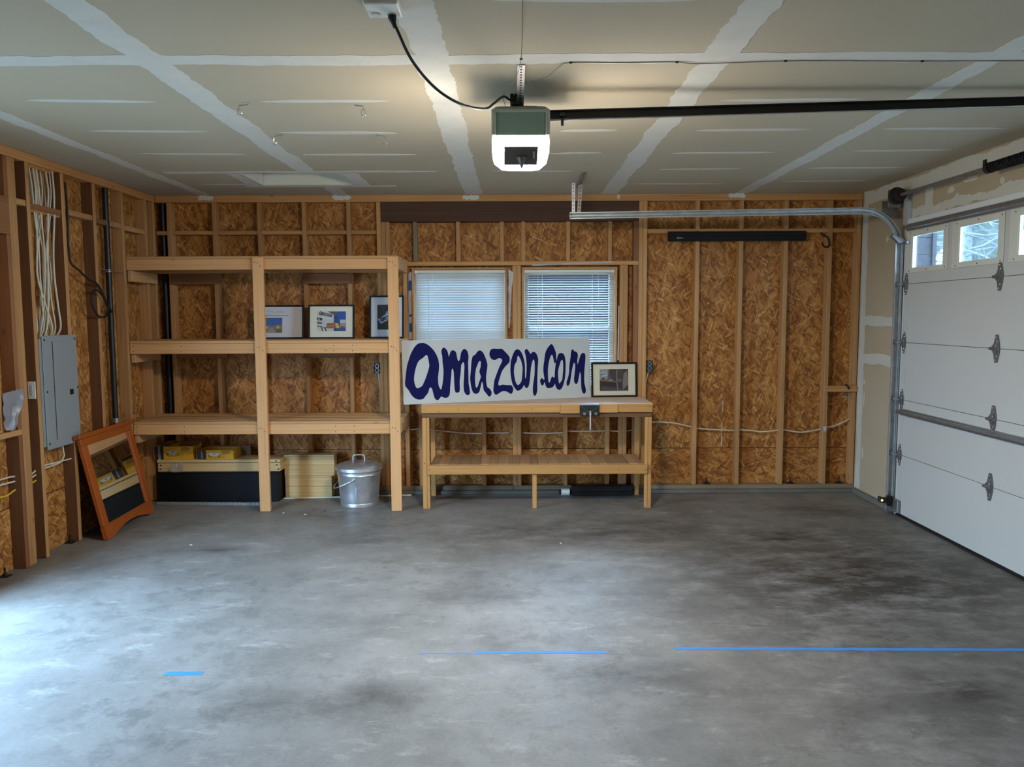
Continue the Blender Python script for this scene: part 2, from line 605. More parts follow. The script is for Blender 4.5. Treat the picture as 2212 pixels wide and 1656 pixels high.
m_curb = plain('curb_concrete', srgb(112, 106, 94), 0.85, 0, 0.25, 9)
m_dry = drywall('ceiling_drywall', srgb(184, 171, 147), srgb(192, 180, 157))
m_dryr = drywall('wall_drywall', srgb(176, 156, 124), srgb(188, 168, 138))
m_mud = compound('joint_compound', srgb(212, 208, 197))
m_mudr = compound('joint_compound_wall', srgb(206, 198, 180))
m_white = plain('white_paint', srgb(226, 224, 216), 0.5, 0, 0.03)
m_door = plain('door_paint', srgb(198, 193, 182), 0.45, 0, 0.03, 3)
m_dooredge = plain('door_gap', srgb(70, 68, 64), 0.8)
m_cream = plain('cream_plastic', srgb(214, 209, 190), 0.45, 0, 0.03)
m_black = plain('black_plastic', srgb(22, 22, 23), 0.45, 0, 0.05)
m_blackm = plain('black_frame', srgb(10, 9, 9), 0.45, 0, 0.05, 12, 0.3)
m_groove = plain('black_groove', srgb(30, 30, 32), 0.4)
m_blackbox = plain('black_laminate', srgb(14, 14, 17), 0.55, 0, 0.05, 12, 0.25)
m_rubber = plain('black_rubber', srgb(20, 20, 20), 0.55)
m_galv = galv('galvanized', (0.74, 0.76, 0.78), 0.30)
m_track = galv('track_steel', (0.58, 0.61, 0.62), 0.38, 22)
m_hinge = galv('hinge_steel', (0.30, 0.29, 0.28), 0.42, 40)
m_shaft = galv('shaft_steel', (0.34, 0.33, 0.32), 0.4, 30)
m_rail = plain('rail_black', srgb(26, 25, 25), 0.4, 0.3)
m_drum = plain('drum_iron', srgb(54, 46, 46), 0.5, 0.5)
m_chrome = plain('chrome', (0.8, 0.8, 0.8), 0.15, 1.0, 0.0)
m_tape = plain('blue_tape', srgb(62, 128, 200), 0.6, 0, 0.06, 30)
m_blue = plain('sign_navy', srgb(20, 21, 70), 0.8, 0, 0.06, 6, 0.12)
m_sign = plain('sign_white', srgb(188, 186, 177), 0.7, 0, 0.02, 12, 0.25)
m_panel = plain('panel_gray', srgb(143, 148, 147), 0.45, 0, 0.03)
m_cable = plain('white_cable', srgb(212, 202, 178), 0.55)
m_yellow = plain('yellow_cable', srgb(220, 182, 48), 0.5)
m_foam = plain('orange_foam', srgb(186, 128, 68), 0.8, 0, 0.2, 40)
m_glass = glass('clear_glass', 0.8)
m_pglass = glass('picture_glass', 0.75)
m_mirror = plain('mirror_silver', (0.82, 0.84, 0.85), 0.015, 1.0, 0.0)
m_slatw = translucent('blind_slat', srgb(198, 202, 200), 0.015)
m_cord = plain('blind_cord', srgb(236, 240, 240), 0.6)
m_lens = emit('lamp_lens', (1.0, 0.93, 0.83), LAMP)
m_lens2 = emit('lamp_lens_band', (1.0, 0.93, 0.83), LAMP * 0.06)
m_led = emit('sensor_led', (1.0, 0.45, 0.08), 6.0)
m_housing = plain('opener_housing', srgb(138, 166, 150), 0.45, 0, 0.03)
m_housing2 = plain('opener_trim', srgb(186, 188, 174), 0.5)
m_keypad = plain('opener_panel', srgb(104, 95, 90), 0.4)
m_mat = plain('picture_mat', srgb(232, 228, 206), 0.8, 0, 0.02)
m_matw = plain('picture_mat_white', srgb(216, 214, 212), 0.8, 0, 0.02)
m_cardy = plain('yellow_card', srgb(218, 164, 28), 0.6, 0, 0.04)
m_cardk = plain('dark_card', srgb(44, 42, 42), 0.6)
m_cardb = plain('brown_card', srgb(116, 92, 68), 0.85, 0, 0.1)
m_film = film('clear_film', (0.75, 0.74, 0.72), 0.55)
m_filmb = film('blue_film', srgb(30, 84, 140), 0.9)
m_ground = plain('outdoor_gravel', srgb(120, 120, 112), 0.9, 0, 0.2, 3)
m_siding = plain('siding_gray', srgb(86, 84, 86), 0.9, 0, 0.06, 12, 0.1)
m_hedge = plain('dark_fence', srgb(10, 13, 18), 0.95, 0, 0.15, 5, 0.05)
m_crown = plain('conifer_green', srgb(112, 120, 112), 0.95, 0, 0.5, 1.2, 0.05)
m_bark = plain('pale_bark', srgb(120, 124, 122), 0.9, 0, 0.2, 8)
LETTERS = [
 [[(173,521),(195,521),(221,511),(249,491),(274,466),(292,441),(309,408),(320,374),(325,341),(325,309),(319,265),(313,228),(312,192),(315,155),(323,133),(335,118),(344,140),(353,180),(359,223),(363,264),(362,304),(358,348),(357,392),(356,410),(350,436),(353,458),(362,472),(373,479),(386,472),(402,453),(411,427),(416,398),(424,420),(436,445),(453,454),(472,448),(484,431),(489,400),(495,370),(504,359),(514,372),(521,399),(528,429),(543,454),(558,463),(575,457),(588,438),(595,409),(595,387),(590,342),(589,275),(588,220),(588,164),(594,119),(597,82),(590,66),(574,61),(559,69),(545,92),(541,121),(542,166),(547,217),(552,277),(555,313),(552,339),(547,349),(536,340),(526,322),(522,292),(517,248),(509,204),(506,174),(506,130),(504,104),(497,90),(480,86),(464,93),(458,121),(456,169),(456,224),(455,261),(451,287),(446,295),(439,287),(434,258),(430,221),(424,177),(418,133),(415,93),(407,64),(391,48),(372,45),(352,50),(338,58),(327,50),(313,34),(298,28),(282,38),(272,58),(264,91),(256,124),(249,136),(242,138),(232,131),(224,107),(213,86),(198,70),(184,53),(171,42),(141,38),(112,45),(88,62),(70,83),(50,118),(23,155),(19,184),(24,220),(31,270),(41,327),(56,373),(72,416),(90,452),(113,487),(136,509),(155,519)],[(215,417),(199,406),(179,390),(154,375),(135,350),(120,314),(107,267),(100,228),(100,192),(108,159),(117,141),(127,136),(146,141),(172,158),(182,178),(201,217),(221,268),(232,300),(238,325),(235,358),(230,391),(224,411)]],
 [[(700,449),(717,442),(734,424),(746,398),(757,368),(767,330),(767,308),(761,271),(753,233),(751,211),(751,174),(755,140),(763,121),(778,113),(793,93),(798,74),(791,52),(777,42),(764,49),(745,73),(726,98),(722,122),(719,156),(711,172),(705,156),(696,123),(685,90),(669,74),(649,70),(630,79),(616,107),(608,145),(603,193),(604,219),(612,275),(618,330),(625,371),(636,400),(658,413),(678,437)],[(698,356),(688,347),(675,321),(663,296),(655,262),(649,225),(648,192),(649,158),(653,130),(661,124),(672,139),(685,172),(698,202),(703,220),(697,239),(691,261),(695,280),(703,302),(707,332),(706,349)]],
 [[(815,458),(835,462),(867,459),(906,459),(925,445),(948,422),(973,393),(980,367),(975,340),(956,320),(932,298),(904,263),(889,229),(876,192),(864,158),(866,140),(881,137),(905,143),(937,138),(965,136),(985,134),(998,118),(1003,97),(995,71),(982,58),(966,64),(943,78),(915,85),(887,79),(859,63),(838,55),(823,68),(815,89),(818,126),(826,175),(837,205),(854,245),(876,294),(897,331),(908,355),(901,370),(881,377),(863,371),(843,362),(823,363),(804,376),(791,401),(791,423),(799,446)]],
 [[(1056,452),(1074,446),(1093,425),(1108,390),(1118,348),(1123,306),(1121,260),(1121,222),(1122,190),(1129,199),(1134,230),(1138,279),(1139,329),(1136,374),(1131,405),(1125,428),(1130,445),(1144,454),(1157,444),(1170,425),(1182,408),(1195,421),(1211,426),(1229,420),(1243,399),(1253,364),(1253,333),(1247,295),(1242,238),(1238,180),(1236,123),(1233,77),(1223,46),(1209,32),(1196,44),(1191,71),(1193,117),(1201,162),(1211,212),(1216,265),(1218,315),(1216,346),(1209,357),(1200,348),(1188,316),(1179,274),(1171,221),(1165,175),(1157,137),(1146,113),(1131,105),(1117,114),(1108,133),(1097,116),(1076,94),(1047,84),(1032,92),(1009,123),(994,158),(986,204),(982,253),(984,302),(989,344),(1003,385),(1020,422),(1037,445)],[(1059,393),(1053,380),(1048,354),(1039,335),(1026,316),(1018,278),(1016,241),(1020,203),(1028,164),(1040,141),(1051,135),(1066,144),(1083,166),(1090,197),(1096,242),(1100,284),(1095,318),(1088,349),(1077,374),(1067,389)]],
 [[(1280,189),(1294,180),(1304,172),(1307,184),(1305,205),(1301,232),(1300,263),(1303,298),(1312,344),(1318,382),(1328,420),(1344,451),(1368,479),(1387,493),(1403,482),(1415,455),(1428,422),(1431,391),(1432,345),(1441,368),(1450,394),(1465,408),(1486,410),(1505,401),(1517,374),(1522,335),(1522,296),(1519,249),(1512,191),(1502,152),(1490,118),(1472,89),(1451,77),(1430,87),(1416,111),(1409,134),(1398,117),(1383,104),(1357,97),(1332,100),(1320,114),(1311,147),(1307,151),(1301,138),(1292,125),(1282,123),(1272,135),(1265,156),(1268,177)],[(1389,396),(1379,388),(1367,361),(1355,323),(1348,285),(1344,246),(1344,200),(1346,158),(1353,146),(1362,157),(1373,184),(1386,201),(1405,189),(1410,214),(1414,252),(1421,298),(1426,325),(1416,318),(1408,334),(1402,368),(1397,388)],[(1488,348),(1477,340),(1466,313),(1452,274),(1444,236),(1444,193),(1447,154),(1453,136),(1464,146),(1482,169),(1488,203),(1495,250),(1498,296),(1497,335)]],
 [[(1598,443),(1608,434),(1614,424),(1633,420),(1645,404),(1649,382),(1644,359),(1639,336),(1643,308),(1653,328),(1665,363),(1682,397),(1701,407),(1718,401),(1725,381),(1722,338),(1714,283),(1708,232),(1704,181),(1704,134),(1713,94),(1717,63),(1710,43),(1696,34),(1684,44),(1674,72),(1670,115),(1671,166),(1670,210),(1665,235),(1658,218),(1649,183),(1640,148),(1629,129),(1618,126),(1606,137),(1601,161),(1605,200),(1613,246),(1617,285),(1616,309),(1608,320),(1600,309),(1589,274),(1579,236),(1569,185),(1559,139),(1547,118),(1534,110),(1525,124),(1527,151),(1542,190),(1554,236),(1558,287),(1566,334),(1574,372),(1579,411),(1587,434)]]]
# ------------------------------------------------------------------ the room shell
rng = random.Random(7)


def cells(bm, u0, u1, v0, v1, holes, put):
    us = sorted({u0, u1, *[h[0] for h in holes], *[h[1] for h in holes]})
    vv = sorted({v0, v1, *[h[2] for h in holes], *[h[3] for h in holes]})
    us = [u for u in us if u0 <= u <= u1]
    vv = [v for v in vv if v0 <= v <= v1]
    for a, b in zip(us, us[1:]):
        for c, d in zip(vv, vv[1:]):
            mu, mv = (a + b) / 2, (c + d) / 2
            if any(h[0] < mu < h[1] and h[2] < mv < h[3] for h in holes): continue
            put(bm, a, b, c, d)


def struct(name, bm, m, label, cat):
    o = mesh_obj(name, bm, m)
    return tag(o, label, cat, kind='structure')


SB, SL = D + 0.09, XL - 0.09                       # inner faces of the sheathing
FY = -0.6                                          # wall behind the camera
bm = bmesh.new(); bbox(bm, SL - 0.06, XR + 0.06, FY - 0.06, SB + 0.06, -0.12, 0.0)
floor = struct('floor', bm, m_floor, 'grey stained concrete garage floor', 'floor')
HX0, HX1, HY0, HY1 = -2.09, -1.312, 6.15, 6.715    # attic hatch
bm = bmesh.new(); cells(bm, SL - 0.06, XR + 0.12, FY - 0.06, SB + 0.06, [(HX0, HX1, HY0, HY1)], lambda b, p, q, r, s: bbox(b, p, q, r, s, H, H + 0.02))
ceiling = struct('ceiling', bm, m_dry, 'unpainted drywall ceiling with taped seams', 'ceiling')
WIN = [(-0.905, -0.03, 0.978, 2.105), (0.105, 0.98, 0.978, 2.105)]
bm = bmesh.new(); cells(bm, SL - 0.06, XR + 0.12, 0.0, H, WIN, lambda b, p, q, r, s: bbox(b, p, q, SB, SB + 0.05, r, s))
wall_back = struct('wall_back', bm, m_osb_b, 'open stud wall with strand board sheathing at the back', 'wall')
LW = (4.56, 4.95, 0.935, 2.15)
bm = bmesh.new(); cells(bm, FY, SB, 0.0, H, [LW, (DOOR_Y0, DOOR_Y1, 0.0, 2.06)], lambda b, p, q, r, s: bbox(b, SL - 0.05, SL, p, q, r, s))
wall_left = struct('wall_left', bm, m_osb_l, 'open stud wall with electrical panel on the left', 'wall')
DY0, DY1, DZ = 1.45, 6.405, 2.385                  # garage door opening
bm = bmesh.new(); cells(bm, FY, SB, 0.0, H, [(DY0, DY1, 0.0, DZ)], lambda b, p, q, r, s: bbox(b, XR, XR + 0.045, p, q, r, s))
wall_right = struct('wall_right', bm, m_dryr, 'drywall around the garage door on the right', 'wall')
bm = bmesh.new(); bbox(bm, SL, XR, FY - 0.05, FY, 0, H)
wall_front = struct('wall_front', bm, m_dryr, 'plain drywall behind the viewpoint', 'wall')
# low concrete curb the plates sit on
bm = bmesh.new(); bbox(bm, SL, XR, D - 0.025, SB, 0.0, 0.036, 0.006)
curb = tag(mesh_obj('trim_1', bm, m_curb), 'low concrete curb under the back wall', 'curb', kind='structure')
bm = bmesh.new(); bbox(bm, XR - 0.035, XR, DY1 + 0.06, D - 0.03, 0.0, 0.05, 0.006)
tag(mesh_obj('trim_2', bm, m_curb), 'short concrete curb under the right drywall', 'curb', kind='structure')

# joint compound on the ceiling: raised strips with ragged edges
def ragged(name, p0, p1, w, m, parent, f, jag=0.012, taper=False, n=None, th=0.0015):
    L = math.hypot(p1[0] - p0[0], p1[1] - p0[1])
    n = n or max(6, int(L / 0.022))
    dx, dy = (p1[0] - p0[0]) / L, (p1[1] - p0[1]) / L
    lo, hi = [], []
    a, b = 0.0, 0.0
    for i in range(n + 1):
        t = i / n
        k = (1 - abs(2 * t - 1) ** 3.2) ** 0.7 if taper else 1.0
        a = 0.88 * a + rng.uniform(-1, 1) * jag * 0.5
        b = 0.88 * b + rng.uniform(-1, 1) * jag * 0.5
        cx, cy = p0[0] + dx * L * t, p0[1] + dy * L * t
        h = w / 2 * k
        if taper and k < 0.05: h = 0.002; a_, b_ = 0, 0
        else: a_, b_ = a * (k if taper else 1), b * (k if taper else 1)
        lo.append((cx + dy * (h + a_), cy - dx * (h + a_)))
        hi.append((cx - dy * (h + b_), cy + dx * (h + b_)))
    bm = bmesh.new()
    A = [[bm.verts.new(f(*q, t)) for q in lo] for t in (0, th)]
    B = [[bm.verts.new(f(*q, t)) for q in hi] for t in (0, th)]
    for i in range(n):
        bm.faces.new((A[1][i], A[1][i + 1], B[1][i + 1], B[1][i]))
        bm.faces.new((A[0][i], A[1][i], A[1][i + 1], A[0][i + 1]))
        bm.faces.new((B[0][i], B[0][i + 1], B[1][i + 1], B[1][i]))
    return mesh_obj(name, bm, m, parent)


fc = lambda a, b, t: (a, b, H - t)
for x, w in ((-2.765, 0.10), (-1.553, 0.15), (-0.331, 0.15), (0.895, 0.14), (2.10, 0.12)):
    if HX0 < x < HX1:
        ragged('seam_compound', (x, 1.2), (x, HY0 - 0.06), w, m_mud, ceiling, fc)
        ragged('seam_compound', (x + 0.02, HY1 + 0.06), (x + 0.02, D), 0.12, m_mud, ceiling, fc)
        continue
    ragged('seam_compound', (x, 1.2), (x, D), w, m_mud, ceiling, fc)
ragged('seam_compound', (XL, 3.49), (XR, 3.47), 0.13, m_mud, ceiling, fc, th=0.0011)
for (a, b) in [((-2.463, 4.09), (-1.817, 4.13)), ((-2.501, 4.75), (-1.801, 4.78)), ((-2.507, 5.40), (-1.793, 5.44)), ((-1.292, 4.131), (-0.62, 4.133)), ((-1.391, 4.815), (-0.683, 4.845)), ((-1.41, 5.461), (-0.638, 5.476)), ((1.121, 4.808), (1.812, 4.785)), ((1.103, 5.465), (1.803, 5.449)), ((1.136, 6.06), (1.755, 6.036)), ((2.22, 4.778), (2.98, 4.782)), ((2.315, 5.414), (2.987, 5.382)), ((2.249, 6.029), (2.973, 6.008)), ((0.30, 4.807), (0.641, 4.788)), ((0.25, 5.465), (0.625, 5.44)), ((1.084, 4.149), (1.826, 4.125)), ((-0.147, 6.09), (0.473, 6.12)), ((-0.997, 6.107), (-0.553, 6.098)), ((1.045, 6.706), (1.801, 6.725)), ((2.262, 6.622), (2.942, 6.594)), ((-0.08, 2.84), (0.7, 2.84)), ((-2.568, 6.638), (-2.13, 6.649))]:
    ragged('screw_compound', a, b, 0.055 if a[1] < 5 else 0.05, m_mud, ceiling, fc, 0.004, True, 16)
# hatch: frame of compound, wood lining, recessed panel
for p0, p1, w in [((HX0 - 0.55, HY0 - 0.045), (HX1 + 0.55, HY0 - 0.045), 0.075), ((HX0 - 0.15, HY1 + 0.045), (HX1 + 0.35, HY1 + 0.045), 0.07), ((HX0 - 0.05, HY0), (HX0 - 0.05, HY1), 0.09), ((HX1 + 0.07, HY0), (HX1 + 0.07, HY1), 0.14)]:
    ragged('hatch_compound', p0, p1, w, m_mud, ceiling, fc, 0.010, th=0.0019)
for x0, x1, y0, y1 in ((HX0, HX0 + 0.018, HY0, HY1), (HX1 - 0.018, HX1, HY0, HY1), (HX0 + 0.018, HX1 - 0.018, HY0, HY0 + 0.018), (HX0 + 0.018, HX1 - 0.018, HY1 - 0.018, HY1)):
    lum('hatch_lining', x0, x1, y0, y1, H + 0.002, H + 0.14, m_cream if y1 - y0 < 0.1 and y0 > 6.5 else m_white, ceiling, axis=0 if x1 - x0 > 0.1 else 1)
box('hatch_panel', HX0, HX1, HY0, HY1, H + 0.14, H + 0.155, m_white, ceiling)
# smears of compound on the back top plate
for x, w in ((-2.765, 0.13), (-1.53, 0.15), (-0.36, 0.14), (2.06, 0.15), (1.0, 0.05)):
    for k in range(3 if w > 0.1 else 1):
        cx, cz = x + (k - 1) * w * 0.3, H - 0.022 - rng.random() * 0.008
        pts = [(cx + math.cos(a) * w * 0.28 * rng.uniform(0.7, 1.2), cz + math.sin(a) * 0.022 * rng.uniform(0.6, 1.25)) for a in [i * math.pi / 7 for i in range(14)]]
        pts = [(p.x, p.y) for p in catmull([(a, b, 0) for a, b in pts], 3, True)]
        bm = bmesh.new(); prism_bm(bm, pts, lambda a, b, t: (a, D - 0.0005 - t, min(b, H - 0.001 - 0.0004 * k)), 0.005 + 0.0017 * k)
        mesh_obj('compound_smear', bm, m_mud, wall_back)

# ---------------------------------------------------------------- back wall framing
B0, B1 = D, SB - 0.001
def bst(name, x0, x1, z0, z1, m=m_stud, dy=0.0): return lum(name, x0, x1, B0 + dy, B1, z0, z1, m, wall_back)


bst('top_plate', XL, -0.3, 2.701, H - 0.001)
bst('top_plate', -0.298, XR - 0.002, 2.701, H - 0.001)
bst('bottom_plate', XL, 0.02, 0.037, 0.078, m_plate)
bst('bottom_plate', 0.022, XR - 0.002, 0.037, 0.078, m_plate)
full = [(-3.127, -3.085), (-2.714, -2.676), (-2.305, -2.267), (-1.897, -1.859), (-1.492, -1.454), (-1.219, -1.181), (1.174, 1.212), (1.213, 1.251), (1.692, 1.73), (2.092, 2.13), (2.502, 2.54), (2.906, 2.944), (3.168, 3.206)]
for a, b in full: bst('stud', a, b, 0.079, 2.70)
bst('header_beam', -1.179, 1.172, 2.52, 2.699, m_header)
for a, b in [(-1.179, -1.141), (-1.139, -1.101)]: bst('jack_stud', a, b, 0.079, 2.519)
bst('window_head_plate', -1.099, 1.172, 2.123, 2.161)
for a in (-0.888, -0.495, -0.094, 0.10, 0.51, 0.892): bst('cripple_stud', a, a + 0.037, 2.162, 2.519, m_stud if a not in (-0.888,) else m_plate)
bst('cripple_stud', 1.127, 1.172, 2.162, 2.519, m_studdark)
for a, b in [(-0.985, -0.947), (0.018, 0.056), (0.057, 0.095), (1.003, 1.039), (1.04, 1.076)]: bst('jack_stud', a, b, 0.079, 2.122)
bst('jack_stud', 1.128, 1.172, 0.079, 2.122, m_studdark)
bst('window_sill_plate', -0.946, 0.017, 0.938, 0.976)
bst('window_sill_plate', 0.096, 1.002, 0.938, 0.976)
for a in (-0.86, -0.27, 0.49, 0.88): bst('cripple_stud', a, a + 0.037, 0.079, 0.937)
prev = XL
for a, b in full[:6]:
    if a - prev > 0.06: (lambda n_, x_, y_, z_, w_, m_, d_: lum(n_, x_, y_, B0 + d_, B0 + 0.026 if x_ < -3.2 else B1, z_, w_, m_, wall_back))('blocking', prev + 0.001, a - 0.001, 2.410 + rng.uniform(-.003, .003), 2.447, m_stud if rng.random() > .3 else m_studdark, 0.004)
    prev = b
prev = 1.251
for a, b in full[8:]:
    bst('blocking', prev + 0.001, a - 0.001, 2.405 + rng.uniform(0, .006), 2.446, m_stud, 0.002)
    prev = b
# anchor bolts on the bottom plate
def bolt(x, y, z, parent):
    bm = bmesh.new()
    bbox(bm, x - 0.03, x + 0.03, y - 0.03, y + 0.03, z, z + 0.006)
    lathe_bm(bm, [(0, 0.02), (0.014, 0.02), (0.014, 0.005)], (x, y, z), 6)
    lathe_bm(bm, [(0, 0.06), (0.006, 0.06), (0.006, 0.01)], (x, y, z), 8)
    mesh_obj('anchor_bolt', bm, m_rubber, parent)


for x in (1.84, 2.63, 3.09): bolt(x, D + 0.045, 0.079, wall_back)
# paint drips and scratches of glue on the sheathing
for pts in ([(-0.42, 2.41), (-0.39, 2.40), (-0.30, 2.36), (-0.23, 2.33), (-0.26, 2.345), (-0.34, 2.375), (-0.41, 2.405)], [(0.20, 2.39), (0.30, 2.355), (0.31, 2.35), (0.205, 2.383)], [(1.990, 0.86), (1.998, 0.86), (1.993, 0.80), (1.996, 0.75), (1.989, 0.76)], [(1.983, 0.66), (1.987, 0.66), (1.988, 0.56), (1.990, 0.43), (1.983, 0.43), (1.985, 0.55)]):
    bm = bmesh.new(); prism_bm(bm, pts, lambda a, b, t: (a, SB - 0.0008 - t, b), 0.0012); mesh_obj('glue_smear', bm, m_mud, wall_back)

m_studdark2 = wood('stud_darker', srgb(120, 80, 50), srgb(82, 50, 30), 0.5, 0.1)
# ---------------------------------------------------------------- left wall framing
L0, L1 = SL + 0.001, XL
def lst(name, y0, y1, z0, z1, m=m_stud, dx=0.0): return lum(name, L0, L1 - dx, y0, y1, z0, z1, m, wall_left)


lst('top_plate', FY, 3.9, 2.701, H - 0.001); lst('top_plate', 3.902, D - 0.001, 2.701, H - 0.001)
LST = [(5.135, 5.173), (5.174, 5.212), (5.322, 5.36), (5.735, 5.775), (6.16, 6.20), (6.61, 6.65), (7.03, 7.07), (7.185, 7.225)]
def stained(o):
    """Two-tone lumber: the room-facing edge keeps its wood, all other sides get a darker one."""
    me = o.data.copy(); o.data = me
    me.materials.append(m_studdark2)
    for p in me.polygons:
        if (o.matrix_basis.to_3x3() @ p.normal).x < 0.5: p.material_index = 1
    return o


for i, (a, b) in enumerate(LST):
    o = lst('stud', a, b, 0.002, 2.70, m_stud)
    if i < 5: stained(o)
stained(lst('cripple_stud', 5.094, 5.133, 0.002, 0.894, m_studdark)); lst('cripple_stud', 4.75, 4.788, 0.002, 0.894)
lst('jack_stud', 5.094, 5.133, 0.934, 2.199, m_studdark)
lst('window_sill_plate', 4.54, 5.133, 0.895, 0.933)
lst('header_beam', 4.502, 5.133, 2.20, 2.44, m_studdark)
lst('cripple_stud', 4.8, 4.838, 2.441, 2.70); lst('cripple_stud', 5.094, 5.133, 2.441, 2.70, m_studdark)
for a, b in ((4.502, 4.54), (DOOR_Y1 + 0.002, DOOR_Y1 + 0.04), (DOOR_Y0 - 0.04, DOOR_Y0 - 0.002), (1.9, 1.938), (1.49, 1.528), (1.08, 1.118), (0.67, 0.708), (0.26, 0.298)): lst('stud', a, b, 0.002, 2.70)
lst('header_beam', DOOR_Y0, DOOR_Y1, 2.062, 2.25, m_studdark)
for a, b, z, m in ((5.213, 5.321, 2.407, m_stud), (5.361, 5.734, 2.395, m_studdark), (5.776, 6.159, 2.412, m_stud), (6.201, 6.384, 2.40, m_studdark), (6.437, 6.609, 2.40, m_stud), (6.651, 7.029, 2.393, m_stud)):
    lst('blocking', a, b, z, z + 0.04, m, 0.006)
bolt(XL - 0.045, 4.94, 0.0, wall_left); bolt(XL - 0.05, 5.70, 0.0, wall_left)
# foam sealing the cable holes
for z, n in ((2.695, 7), (2.392, 8)):
    for k in range(n):
        y = 5.40 + k * 0.045 + rng.uniform(-.01, .01)
        bm = bmesh.new()
        bmesh.ops.create_icosphere(bm, subdivisions=2, radius=0.018 + rng.random() * 0.01)
        for v in bm.verts: v.co = Vector((XL - 0.045 + v.co.x * 1.2, y + v.co.y * 1.3, z + v.co.z * 0.6)) * 1.0
        mesh_obj('sealing_foam', bm, m_foam, wall_left, True)

# ---------------------------------------------------------------- windows
def window(idx, parent_axis, u0, u1, z0, z1, label):
    """Window frame with wood lining, vinyl sash and two panes. parent_axis 'b': in the back wall, 'l': in the left wall."""
    P = (lambda a, b, c, d, e, f: (a, b, c, d, e, f)) if parent_axis == 'b' else None
    base = (0.5 * (u0 + u1), SB, z0) if parent_axis == 'b' else (SL, 0.5 * (u0 + u1), z0)
    r = thing('window_%d' % idx, label, 'window', base, kind='structure')
    def put(name, a0, a1, d0, d1, c0, c1, m, lumber=False):
        # a: along wall, d: depth outward from the stud face, c: height
        co = (a0, a1, D + d0, D + d1, c0, c1) if parent_axis == 'b' else (XL - d1, XL - d0, a0, a1, c0, c1)
        return lum(name, *co, m, r) if lumber else box(name, *co, m, r, 0.002)
    t = 0.018
    put('lining_board', u0, u0 + t, 0.004, 0.139, z0, z1, m_stud, True)
    put('lining_board', u1 - t, u1, 0.004, 0.139, z0, z1, m_stud, True)
    put('lining_board', u0 + t, u1 - t, 0.004, 0.139, z1 - t, z1, m_stud, True)
    put('lining_board', u0 + t, u1 - t, 0.004, 0.139, z0, z0 + t, m_stud, True)
    a0, a1, c0, c1 = u0 + t, u1 - t, z0 + t, z1 - t
    w = 0.045
    zm = (c0 + c1) / 2
    put('sash_frame', a0, a0 + w, 0.09, 0.135, c0, c1, m_white); put('sash_frame', a1 - w, a1, 0.09, 0.135, c0, c1, m_white)
    put('sash_frame', a0 + w, a1 - w, 0.09, 0.135, c1 - w, c1, m_white); put('sash_frame', a0 + w, a1 - w, 0.09, 0.135, c0, c0 + w, m_white)
    put('sash_frame', a0 + w, a1 - w, 0.09, 0.135, zm - 0.02, zm + 0.02, m_white)
    put('pane', a0 + w, a1 - w, 0.108, 0.112, c0 + w, zm - 0.02, m_glass); put('pane', a0 + w, a1 - w, 0.108, 0.112, zm + 0.02, c1 - w, m_glass)
    return r


window(1, 'b', *WIN[0], 'left of the two back windows, behind the more closed white blind')
window(2, 'b', *WIN[1], 'right of the two back windows, behind the more open white blind')
w3 = window(3, 'l', *LW, 'window in the left wall covered with plastic, only its far edge in view')


def blind(x0, x1, z0, z1, tilt, label):
    y = D + 0.045
    r = thing('window_blind', label, 'blind', ((x0 + x1) / 2, y, z0), group='white blinds in the back windows')
    box('head_rail', x0, x1, y - 0.018, y + 0.018, z1 - 0.026, z1, m_cream, r, 0.002)
    box('end_cap', x0 - 0.001, x0 + 0.022, y - 0.021, y + 0.02, z1 - 0.028, z1 + 0.001, m_white, r, 0.002)
    box('end_cap', x1 - 0.022, x1 + 0.001, y - 0.021, y + 0.02, z1 - 0.028, z1 + 0.001, m_white, r, 0.002)
    n = int((z1 - 0.045 - z0) / 0.0222)
    # one curved slat, shared
    bm = bmesh.new()
    L = x1 - x0 - 0.012
    prof = [(-0.0128 + 0.0256 * k / 6, 0.0016 * (1 - (2 * k / 6 - 1) ** 2)) for k in range(7)]
    ca, sa = math.cos(tilt), math.sin(tilt)
    vt = [[bm.verts.new((s * L / 2, p * ca - q * sa, p * sa + q * ca)) for p, q in prof] for s in (-1, 1)]
    for k in range(6): bm.faces.new((vt[0][k], vt[0][k + 1], vt[1][k + 1], vt[1][k]))
    me = bpy.data.meshes.new('slat'); bm.to_mesh(me); bm.free(); me.materials.append(m_slatw)
    for p in me.polygons: p.use_smooth = True
    for i in range(n):
        o = bpy.data.objects.new('slat', me)
        o.location = ((x0 + x1) / 2, y, z1 - 0.045 - i * 0.0222)
        link(o, r)
    zb = z1 - 0.045 - n * 0.0222
    box('bottom_rail', x0 + 0.006, x1 - 0.006, y - 0.012, y + 0.012, zb - 0.012, zb + 0.002, m_cream, r, 0.002)
    for f in (0.2, 0.755):
        x = x0 + (x1 - x0) * f
        for dy in (-0.0145, 0.0145):
            tube('ladder_cord', [(x, y + dy, z1 - 0.03), (x, y + dy, zb)], 0.0011, m_cord, r, 5)
    x = x0 + (x1 - x0) * 0.15
    tube('tilt_wand', [(x, y - 0.026, z1 - 0.03), (x + 0.004, y - 0.024, z1 - 0.5), (x + 0.006, y - 0.024, z1 - 0.75)], 0.0022, m_film, r, 6)
    x = x0 + (x1 - x0) * 0.82
    tube('pull_cord', [(x, y - 0.022, z1 - 0.03), (x + 0.003, y - 0.02, z1 - 0.30)], 0.0012, m_cord, r, 5)
    return r


blind(WIN[0][0] + 0.022, WIN[0][1] - 0.022, 1.0, 2.084, math.radians(62), 'white slatted blind, nearly closed, in the back window nearest the shelves')
blind(WIN[1][0] + 0.022, WIN[1][1] - 0.022, 1.0, 2.084, math.radians(30), 'white slatted blind, partly open, in the back window beside the bare right wall')


